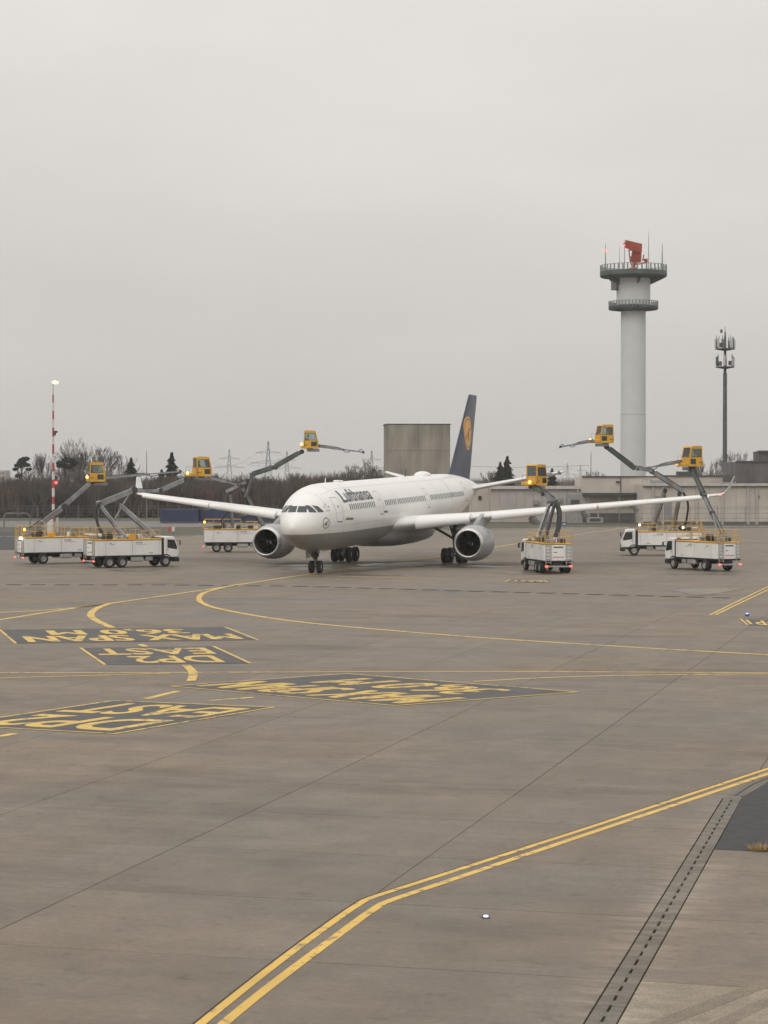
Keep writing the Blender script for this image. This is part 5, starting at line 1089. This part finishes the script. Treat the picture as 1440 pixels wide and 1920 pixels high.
# concrete blast block behind the tail
DB = 430; a, b = up(723, 795, DB), up(845, 795, DB); cbk = empty('concrete_block', ((a.x + b.x) / 2, DB, 0)); tag(cbk, 'big weathered windowless concrete block behind the airliner tail', 'building')
W_, H_ = b.x - a.x, a.z; rzb = R(-9)
for k in range(2):
    for z0, z1 in ((0, H_ * .72), (H_ * .72, H_)):
        MB().box(((k - .5) * W_ / 2 * .99, 4.5, (z0 + z1) / 2), (W_ / 2 * .99 - .03, 9, z1 - z0 - .03), .02).build('wall_panel', M['block'], cbk, smooth=0)
MB().box((0, 4.5, H_ - .05), (W_ + .12, 9.1, .22), .03).build('coping', M['roofdark'], cbk, smooth=0)
cbk.rotation_euler = (0, 0, R(3))

# ------------------------------------------------------------------ buildings on the right
def bld(name, label, u0, u1, vt, D, dep, m, cat='building', vb=None):
    a, b = up(u0, vt, D), up(u1, vt, D); t = empty(name, ((a.x + b.x) / 2, D, 0)); tag(t, label, cat); W, H = b.x - a.x, a.z
    zb = 0 if vb is None else up(u0, vb, D).z
    MB().box((0, dep / 2, (H + zb) / 2), (W, dep, H - zb), .03).build('wall', M[m], t, smooth=0)
    return t, W, H, a.x
def on(t, u, v, D, y=0): p = up(u, v, D); return Vector((p.x - t.location.x, y, p.z))
def rect(name, t, D, u0, u1, v0, v1, m, y=-.06, d=.12, parent=None):
    a, b = on(t, u0, v1, D), on(t, u1, v0, D)
    return MB().box(((a.x + b.x) / 2, y, (a.z + b.z) / 2), (b.x - a.x, d, b.z - a.z), .01).build(name, M[m], parent or t, smooth=0)
# low shed with a pale roof edge
t, W, H, x0 = bld('shed', 'long low grey shed with a pale roof edge behind the right tailplane', 920, 1098, 915, 402, 18, 'beige2'); D = 402
rect('roof_edge', t, D, 919, 1099, 911, 917, 'trim', -.3, .6)
for u in range(936, 1096, 16): rect('panel_joint', t, D, u, u + .7, 918, 950, 'outline', -.02, .06)
for u in (1022, 1058, 1076): rect('pipe', t, D, u, u + 2, 925, 985, 'trim', -.25, .3)
for u0, u1, v0, v1 in ((1070, 1080, 930, 940), (1040, 1052, 934, 942), (1000, 1010, 938, 946)): rect('vent_box', t, D, u0, u1, v0, v1, 'shutter', -.3, .6)
t, W, H, x0 = bld('gable_house', 'plain beige block between tail and the long low shed', 885, 922, 908, 408, 14, 'beige'); rect('roof_edge', t, 408, 884, 923, 906, 909, 'trim', -.15, .4)
rect('window', t, 408, 897, 903, 930, 938, 'win')
# two storey block with canopy
t, W, H, x0 = bld('terminal_block', 'beige two storey block with a dark canopy left of the tower base', 1092, 1236, 894, 398, 16, 'beige'); D = 398
rect('roof_edge', t, D, 1091, 1237, 892.5, 894.5, 'roofdark', -.1, .4); rect('canopy', t, D, 1090.5, 1224, 924, 929, 'roofdark', -1.2, 2.6)
rect('downpipe', t, D, 1163, 1164.4, 895, 924, 'roofdark', -.12, .15); rect('lamp_bracket', t, D, 1155, 1162, 902, 905, 'roofdark', -.2, .3)
for u0, u1 in ((1133, 1151), (1160, 1172), (1178, 1187), (1208, 1217)):
    wn = rect('window', t, D, u0, u1, 940 if u0 > 1170 else 943, 952, 'win'); rect('window_frame', t, D, u0 - .8, u1 + .8, 951.8, 953, 'trim', -.08, .2, wn)
rect('plinth', t, D, 1092, 1222, 962, 978, 'brown', -.15, .25); rect('door', t, D, 1190, 1197, 945, 975, 'shutter')
for u in range(1100, 1220, 58): rect('canopy_post', t, D, u, u + 1.6, 929, 984, 'shutter', -2.2, .2)
# service plant in front: pipes and boxes
for i, (u0, u1, v0, v1, m) in enumerate(((1065, 1092, 926, 984, 'shutter'), (1222, 1246, 900, 984, 'shutter'), (1100, 1132, 970, 984, 'shutter'))):
    tt = empty('plant_unit', (up((u0 + u1) / 2, 984, 390).x, 390, 0)); tag(tt, ['grey plant unit at the end of the long shed', 'tall grey plant unit under the right-hand boom', 'low dark plant unit under the canopy'][i], 'machinery')
    H = up(u0, v0, 390).z; W = (u1 - u0) * 390 / FPX
    MB().box((0, .8, H / 2), (W, 1.6, H), .06).build('casing', M[m], tt, smooth=0); MB().box((0, -.05, H * .6), (W * .6, .1, H * .4), .02).build('grille', M['roofdark'], tt, smooth=0); MB().tube([(W * .2, .8, H), (W * .2, .8, H + .9)], .14, 8).build('flue', M['hub'], tt)
# long hall at the right
t, W, H, x0 = bld('hall', 'long beige hall with pilasters behind the right wing tip', 1206, 1520, 908, 386, 24, 'beige'); D = 386
rect('roof_edge', t, D, 1204, 1521, 906.5, 911, 'trim', -.3, .7); rect('gutter', t, D, 1205, 1521, 911, 913.2, 'outline', -.15, .3)
for u in (1222, 1240, 1304, 1352, 1400, 1416, 1462, 1490): rect('pilaster', t, D, u, u + 5, 913, 985, 'beige2', -.12, .24)
for u in (1270, 1330, 1380, 1440): rect('panel_joint', t, D, u, u + .7, 914, 984, 'outline', -.01, .05)
dr = rect('door', t, D, 1246, 1260, 935, 985, 'shutter'); rect('loading_door', t, D, 1229, 1238, 930, 985, 'shutter'); rect('wall_lamp', t, D, 1421, 1424, 928, 932, 'shutter', -.2, .3); rect('plinth', t, D, 1206, 1521, 978, 985.5, 'brown', -.06, .3)
for u in (1209, 1217, 1223): MB().tube([on(t, u, 908, D, 3), on(t, u, 898, D, 3)], .04, 5).build('roof_rail', M['fence'], t)
MB().tube([on(t, 1209, 899, D, 3), on(t, 1223, 899, D, 3)], .04, 5).build('roof_rail', M['fence'], t)
t, W, H, x0 = bld('upper_hall', 'beige upper storey set back behind the long hall roof', 1238, 1376, 893, 412, 18, 'beige'); rect('roof_edge', t, 412, 1237, 1377, 891, 893.5, 'roofdark', -.1, .4); rect('roof_unit', t, 412, 1272, 1296, 884, 892, 'roofdark', 2, 3)
t, W, H, x0 = bld('bunker', 'brown grey concrete tower block at the right edge above the hall', 1381, 1500, 866, 404, 16, 'brown'); D = 404
rect('coping', t, D, 1380, 1501, 864, 866.5, 'roofdark', -.1, .4); rect('panel_joint', t, D, 1412, 1412.8, 868, 906, 'roofdark', -.01, .06); rect('roof_tank', t, D, 1424, 1500, 846, 864, 'brown', 4, 6); rect('roof_lip', t, D, 1422, 1500, 844.5, 848, 'roofdark', .8, .6)
rv = empty('parked_van', (up(1368, 895, 400).x, 400, up(1368, 908, 386).z)); tag(rv, 'dark ventilation hood on the hall roof beside the antenna mast', 'machinery')
rv.name = 'roof_hood'; MB().box((0, 1, .75), (2.0, 2.0, 1.5), .12).build('hood', M['roofdark'], rv, smooth=0); MB().box((0, 1, .3), (2.4, 2.3, .16), .03).build('hood_rim', M['outline'], rv, smooth=0)
t, W, H, x0 = bld('far_office', 'faint far office block at the left edge of the skyline', -30, 10, 882, 900, 12, 'beige2', vb=None)
for u in (-8, -2, 4): rect('window', t, 900, u, u + 3, 886, 889, 'win')

# ------------------------------------------------------------------ trees
def bare_tree(seed, h, spread=.55, levels=7, trunk=.34):
    rs = random.Random(seed); tr = MB(); cr = MB()
    def grow(p, d, l, r, lev):
        q = p + d * l; m_ = p + d * l * .5 + Vector((rs.uniform(-1, 1), rs.uniform(-1, 1), 0)) * l * .05
        tgt = tr if lev >= levels - 1 else cr
        tgt.tube([p, m_, q], [r, r * .85, r * .68], 6 if lev > levels - 2 else 3, caps=False)
        if lev == 0: return
        k = 3 if (lev > 3 or lev == 1) else 2
        for i in range(k):
            ang = rs.uniform(.18, spread) * (1.0 if i else .45); az = rs.uniform(0, 6.283)
            e = d.orthogonal().normalized(); e = Matrix.Rotation(az, 3, d) @ e
            nd = (d * math.cos(ang) + e * math.sin(ang) + Vector((0, 0, .10))).normalized()
            s = rs.uniform(.35, 1.0) if i else 1.0
            grow(p + d * l * s, nd, l * rs.uniform(.68, .86), max(r * rs.uniform(.45, .66), .03), lev - 1)
    grow(Vector((0, 0, 0)), Vector((rs.uniform(-.05, .05), rs.uniform(-.05, .05), 1)).normalized(), h * .27, trunk, levels)
    return tr.mesh('trunk', M['bark'], smooth=0, weld=False, normals=False), cr.mesh('crown', M['twig'], smooth=0, weld=False, normals=False)
BT = [bare_tree(s, 16, sp, 7) for s, sp in ((3, .62), (11, .55), (23, .7))]
TH = [max(v.co.z for v in b[1].vertices) for b in BT]
def put_tree(name, label, u, v, D, hgt, var, cat='tree', group='bare trees along the skyline', rz=0, wide=1.0, z0=0):
    p = up(u, v, D); t = empty(name, (p.x, D, z0), rz); s = hgt / TH[var]; t.scale = (s * wide, s * wide, s); tag(t, label, cat, group)
    place('trunk', BT[var][0], t); place('crown', BT[var][1], t); return t
def zt(v, D): return up(720, v, D).z
for i, (u, vt, D, var, wide, lab) in enumerate((
    (84, 846, 500, 1, .75, 'bare tree just left of the striped mast, leaning branches'), (133, 818, 505, 0, .95, 'tallest bare tree just right of the striped mast'), (192, 833, 512, 2, 1.15, 'broad bare tree behind the leftmost boom cabin'),
    (160, 846, 530, 1, .9, 'bare tree between the two broad trees on the left'), (213, 846, 540, 0, 1.0, 'bare tree right of the leftmost boom cabin'), (395, 884, 520, 1, 1.0, 'bare tree right of the second cabin from the left'), (665, 868, 560, 2, 1.1, 'bare tree left of the concrete block'), (690, 858, 570, 0, .9, 'tall bare tree touching the left edge of the concrete block'),
    (645, 880, 575, 1, 1.1, 'low bare tree under the spray nozzle'), (712, 876, 580, 2, 1.0, 'bare tree mostly hidden by the concrete block'), (1318, 862, 470, 1, .8, 'bare tree right of the rightmost boom cabin'), (1345, 858, 475, 0, .7, 'bare tree just left of the antenna mast'),
    (1382, 843, 480, 2, .9, 'bare tree just right of the antenna mast'), (918, 880, 560, 1, .8, 'bare tree left of the dark firs behind the tail'), (1110, 880, 620, 2, 1.0, 'faint bare tree above the two storey block'))):
    put_tree('bare_tree', lab, u, 900, D, zt(vt, D), var, rz=i * 1.7, wide=wide)
rs = random.Random(21)
ORD = 'first second third fourth fifth sixth seventh eighth ninth tenth eleventh twelfth thirteenth fourteenth fifteenth sixteenth seventeenth eighteenth nineteenth twentieth'.split()
for i in range(38):
    u = 2 + 715 * (i + .2 + .6 * rs.random()) / 38; D = rs.uniform(446, 505); vt = 893 + (rs.uniform(-16, 2) if u < 370 else rs.uniform(-11, 4))
    lab = f'leafless tree in the left wood, {ORD[i]} from the left edge' if i < 19 else f'leafless tree in the wood, {ORD[37 - i]} counting left from the concrete block'
    put_tree('bare_tree', lab, u, 900, D, zt(vt, D), i % 3, rz=i * 2.3, wide=rs.uniform(.8, 1.25), group='leafless trees within the wood')
# conifers: trunk and layered sprays of needles
def conifer(seed, h, w0, gapz=.0):
    rs = random.Random(seed); tr = MB().tube([(0, 0, 0), (0, 0, h)], [h * .018, .03], 6); cr = MB()
    k = int(h / .32)
    for i in range(k):
        z = h * (.12 + .88 * i / k); r = w0 * (1 - i / k) ** .85 + .15
        for j in range(11):
            a = rs.uniform(0, 6.283); l = r * (rs.uniform(.45, 1.0) if i % 4 else rs.uniform(.8, 1.35)); c, s = math.cos(a), math.sin(a); dz = -l * rs.uniform(.15, .4); wd = rs.uniform(.18, .34)
            b0 = Vector((0, 0, z)); e = Vector((c * l, s * l, z + dz)); n = Vector((-s, c, 0)) * wd; m_ = (b0 + e) / 2 + Vector((0, 0, .12))
            cr.add([b0, m_ + n, e, m_ - n], [(0, 1, 2, 3)]); cr.add([b0 + Vector((0, 0, .05)), m_ + Vector((0, 0, .3)), e, m_ - Vector((0, 0, .35))], [(0, 1, 2, 3)])
    return tr.mesh('trunk', M['bark'], smooth=0), cr.mesh('crown', M['pine'], smooth=0, weld=False, normals=False)
CF = [conifer(5, 12, 3.6), conifer(9, 12, 4.2)]
for i, (u, vt, D, var, lab) in enumerate(((246, 858, 500, 1, 'dark fir between the first two boom cabins'), (322, 848, 505, 0, 'dark fir just left of the second boom cabin'), (951, 855, 545, 0, 'taller dark fir behind the tailplane'), (938, 866, 540, 1, 'shorter dark fir beside the taller one behind the tailplane'), (1035, 878, 560, 1, 'dark fir right of the cabin nearest the tail'), (303, 880, 520, 1, 'low dark fir left of the second boom cabin'))):
    p = up(u, 900, D); t = empty('fir_tree', (p.x, D, 0), i * 1.1); s = zt(vt, D) / 12.0; t.scale = (s, s, s); tag(t, lab, 'tree', 'dark firs'); place('trunk', CF[var][0], t); place('crown', CF[var][1], t)
def pine(name, label, u, vt, D, clumps):
    p = up(u, 900, D); t = empty(name, (p.x, D, 0)); tag(t, label, 'tree', 'flat topped pines'); rs = random.Random(int(u)); cr = MB(); tr = MB()
    H = zt(vt, D); px = D / FPX
    top = Vector((0, 0, H - 1.5)); tr.tube([(-.6, 0, 0), (-.3, 0, H * .5), top], [.3, .24, .1], 7)
    for du, v, r in clumps:
        c = Vector((du * px, rs.uniform(-.8, .8), zt(v, D))); tr.tube([Vector((-.2, 0, c.z - 1.2)), c], [.12, .05], 5)
        for k in range(230):
            d = Vector((rs.gauss(0, 1), rs.gauss(0, 1), rs.gauss(0, .5))); d = d.normalized() * rs.uniform(.3, 1) ; q = c + Vector((d.x * r * px, d.y * r * px, d.z * r * px * .55)); a = Vector((rs.uniform(-1, 1), rs.uniform(-1, 1), rs.uniform(-1, 1))).normalized() * .32; b = a.orthogonal().normalized() * .18
            cr.add([q - a, q + b, q + a, q - b], [(0, 1, 2, 3)])
    tr.build('trunk', M['bark'], t, smooth=0, weld=False); cr.build('crown', M['pine'], t, smooth=0, weld=False, normals=False)
pine('pine_tree', 'lone flat topped pine at the far left of the skyline', 42, 856, 490, [(0, 863, 8), (6, 860, 7), (-7, 873, 9), (7, 872, 8), (-2, 868, 9), (12, 880, 5), (-12, 880, 5), (-8, 892, 7)])
pine('pine_tree', 'dark pine clump inside the tallest bare tree', 123, 856, 500, [(-8, 868, 9), (0, 862, 8), (10, 863, 8), (16, 868, 8), (-3, 873, 9), (8, 875, 8), (-12, 874, 5)])
# brush and woods that read as one mass
def brush(name, label, spots, blades, m, seed, hmin=.35):
    rs = random.Random(seed); mb = MB(); V, F = [], []
    for x, y, h, w_ in spots:
        for k in range(blades):
            a = rs.uniform(0, 6.283); r = w_ * math.sqrt(rs.random()); bx, by = x + r * math.cos(a), y + r * math.sin(a)
            hh = h * rs.uniform(hmin, 1); lx, ly = rs.gauss(0, .16) * hh, rs.gauss(0, .16) * hh; tw = rs.uniform(.10, .26); an = rs.uniform(0, 3.14); ex, ey = tw * math.cos(an), tw * math.sin(an); z0 = hh * rs.uniform(0, .45)
            o = len(V); V += [(bx - ex + lx * .3, by - ey + ly * .3, z0), (bx + ex + lx * .3, by + ey + ly * .3, z0), (bx + lx, by + ly, hh)]; F.append((o, o + 1, o + 2))
    mb.v, mb.f = V, F; o = mb.build(name, M[m], smooth=0, weld=False, normals=False); tag(o, label, 'brush', kind='stuff'); return o
rs = random.Random(4)
def top_left(u):                                      # how high the wood reaches along the left skyline (photo row)
    return 893 + 5 * math.sin(u * .05) + 4 * math.sin(u * .13) - (8 if 560 < u < 720 else 0) + (6 if 380 < u < 470 else 0)
sp = []
for i in range(1900):
    D = rs.uniform(455, 540); u = rs.uniform(-60, 760); p = up(u, 900, D); vt = top_left(u) + rs.uniform(-3, 22); sp.append((p.x, D, max(zt(vt, D), 2), rs.uniform(.8, 2.0)))
brush('woodland', 'dense brown leafless wood behind the fence on the left', sp, 42, 'brush', 12)
sp = []
for i in range(900):
    D = rs.uniform(640, 1000); u = rs.uniform(-80, 1500); p = up(u, 900, D); sp.append((p.x, D, max(zt(893 + rs.uniform(-5, 8), D), 3), rs.uniform(2, 5)))
brush('woodland', 'distant hazy line of leafless trees on the horizon', sp, 30, 'brush', 13)
sp = []
for i in range(500):
    D = rs.uniform(1300, 2200); u = rs.uniform(-100, 1540); p = up(u, 900, D); sp.append((p.x, D, zt(894 + rs.uniform(-3, 6), D), rs.uniform(6, 14)))
brush('woodland', 'farthest faint tree line beneath the pylons', sp, 60, 'brush', 14, .6)

# ------------------------------------------------------------------ pylons and wires
def pylon_mesh(h, arms):
    mb = MB(); r = .15
    def wdt(z): return 3.6 * (1 - z / h) ** 1.2 + .35
    lv = [h * k / 9 for k in range(10)]
    for sx in (-1, 1):
        for sy in (-1, 1): mb.tube([(sx * wdt(z), sy * wdt(z), z) for z in lv], r, 4, caps=False)
    for a, b in zip(lv, lv[1:]):
        for s in (-1, 1):
            mb.tube([(-wdt(a), s * wdt(a), a), (wdt(b), s * wdt(b), b)], r * .6, 3, caps=False); mb.tube([(wdt(a), s * wdt(a), a), (-wdt(b), s * wdt(b), b)], r * .6, 3, caps=False)
    for z, half in arms:
        mb.tube([(-half, 0, z), (half, 0, z)], r, 4); mb.tube([(-half, 0, z), (0, 0, z + 2.2), (half, 0, z)], r * .8, 4)
        for q in (-1, -.55, .55, 1): mb.tube([(half * q, 0, z), (half * q, 0, z - 2.2)], r * .6, 3)
    return mb.mesh('lattice', M['pylon'], smooth=0, weld=False, normals=False)
PY = pylon_mesh(40, ((31, 9.5), (23, 14), ))
pys = []
for i, (u, vt, D, lab) in enumerate(((430, 842, 1500, 'faint lattice pylon right of the second boom cabin'), (503, 827, 1400, 'tallest lattice pylon under the high boom'), (538, 846, 1700, 'faint lattice pylon just right of the tallest one'), (697, 845, 1600, 'faint lattice pylon beside the concrete block'), (1064, 868, 1900, 'faint lattice pylon left of the two storey block'), (1088, 872, 2050, 'farthest small pylon beside the two storey block'))):
    p = up(u, 900, D); t = empty('pylon', (p.x, D, 0), R(8 + 3 * i)); s = zt(vt, D) / 40; t.scale = (s * 1.0, s * 1.0, s); tag(t, lab, 'pylon', 'lattice pylons on the horizon'); place('lattice', PY, t); pys.append((p.x, D, s))
def wire(label, a, b, sag, r=.07):
    pts = [a + (b - a) * (k / 14) - Vector((0, 0, sag * 4 * (k / 14) * (1 - k / 14))) for k in range(15)]
    tag(MB().tube(pts, r, 4).build('power_line', M['wire']), label, 'cable', 'power lines on the horizon')
for k, q in enumerate((-1, 1)):
    wire(['power line between the two tall pylons, nearer strand', 'power line between the two tall pylons, farther strand'][k], up(430 + 30 * q, 868, 1500), up(503 + 32 * q, 856, 1400), 4)
wire('thin overhead wire right of the tail fin, lower strand', up(880, 874, 700), up(1105, 872, 700), .5, .05)
for k, (u, vt) in enumerate(((275, 845), (1108, 848))):
    D = 430; p = up(u, 900, D); t = MB().tube([(0, 0, 0), (0, 0, zt(vt, D))], [.12, .06], 8).build('lamp_post', M['fence'], None, (p.x, D, 0)); tag(t, ['thin grey post standing in the wood between the first two cabins', 'thin post left of the tower base'][k], 'post')
# dry grass clump on the asphalt edge at the right
gpos = gp(1432, 1594); tf = empty('grass_tuft', gpos); tag(tf, 'clump of dry straw coloured grass at the asphalt edge, right', 'grass'); rs = random.Random(2); mb = MB()
for k in range(420):
    a = rs.uniform(0, 6.283); r = .26 * math.sqrt(rs.random()); x, y = r * 1.6 * math.cos(a) + .06, r * math.sin(a); l = rs.uniform(.06, .17); d = Vector((rs.gauss(0, .7), rs.gauss(0, .7), 1)).normalized() * l; n = Vector((-d.y, d.x, 0)).normalized() * .008
    b = Vector((x, y, .01)); mb.add([b - n, b + n, b + d], [(0, 1, 2)])
mb.build('blades', M['straw'], tf, smooth=0, weld=False, normals=False)

# ------------------------------------------------------------------ the damp winter air
hz = bpy.data.materials.new('damp haze'); hz.use_nodes = True; t_ = hz.node_tree; t_.nodes.clear()
o_ = t_.nodes.new('ShaderNodeOutputMaterial'); pv = t_.nodes.new('ShaderNodeVolumePrincipled'); pv.inputs['Color'].default_value = (0.93, 0.93, 0.93, 1); pv.inputs['Density'].default_value = 0.00016; pv.inputs['Anisotropy'].default_value = 0.2
t_.links.new(pv.outputs[0], o_.inputs['Volume'])
hb = MB().box((0, 1195, 31.5), (2420, 2630, 67)).build('haze', hz, smooth=0); tag(hb, 'even damp winter haze over the whole airfield', 'haze', kind='stuff')
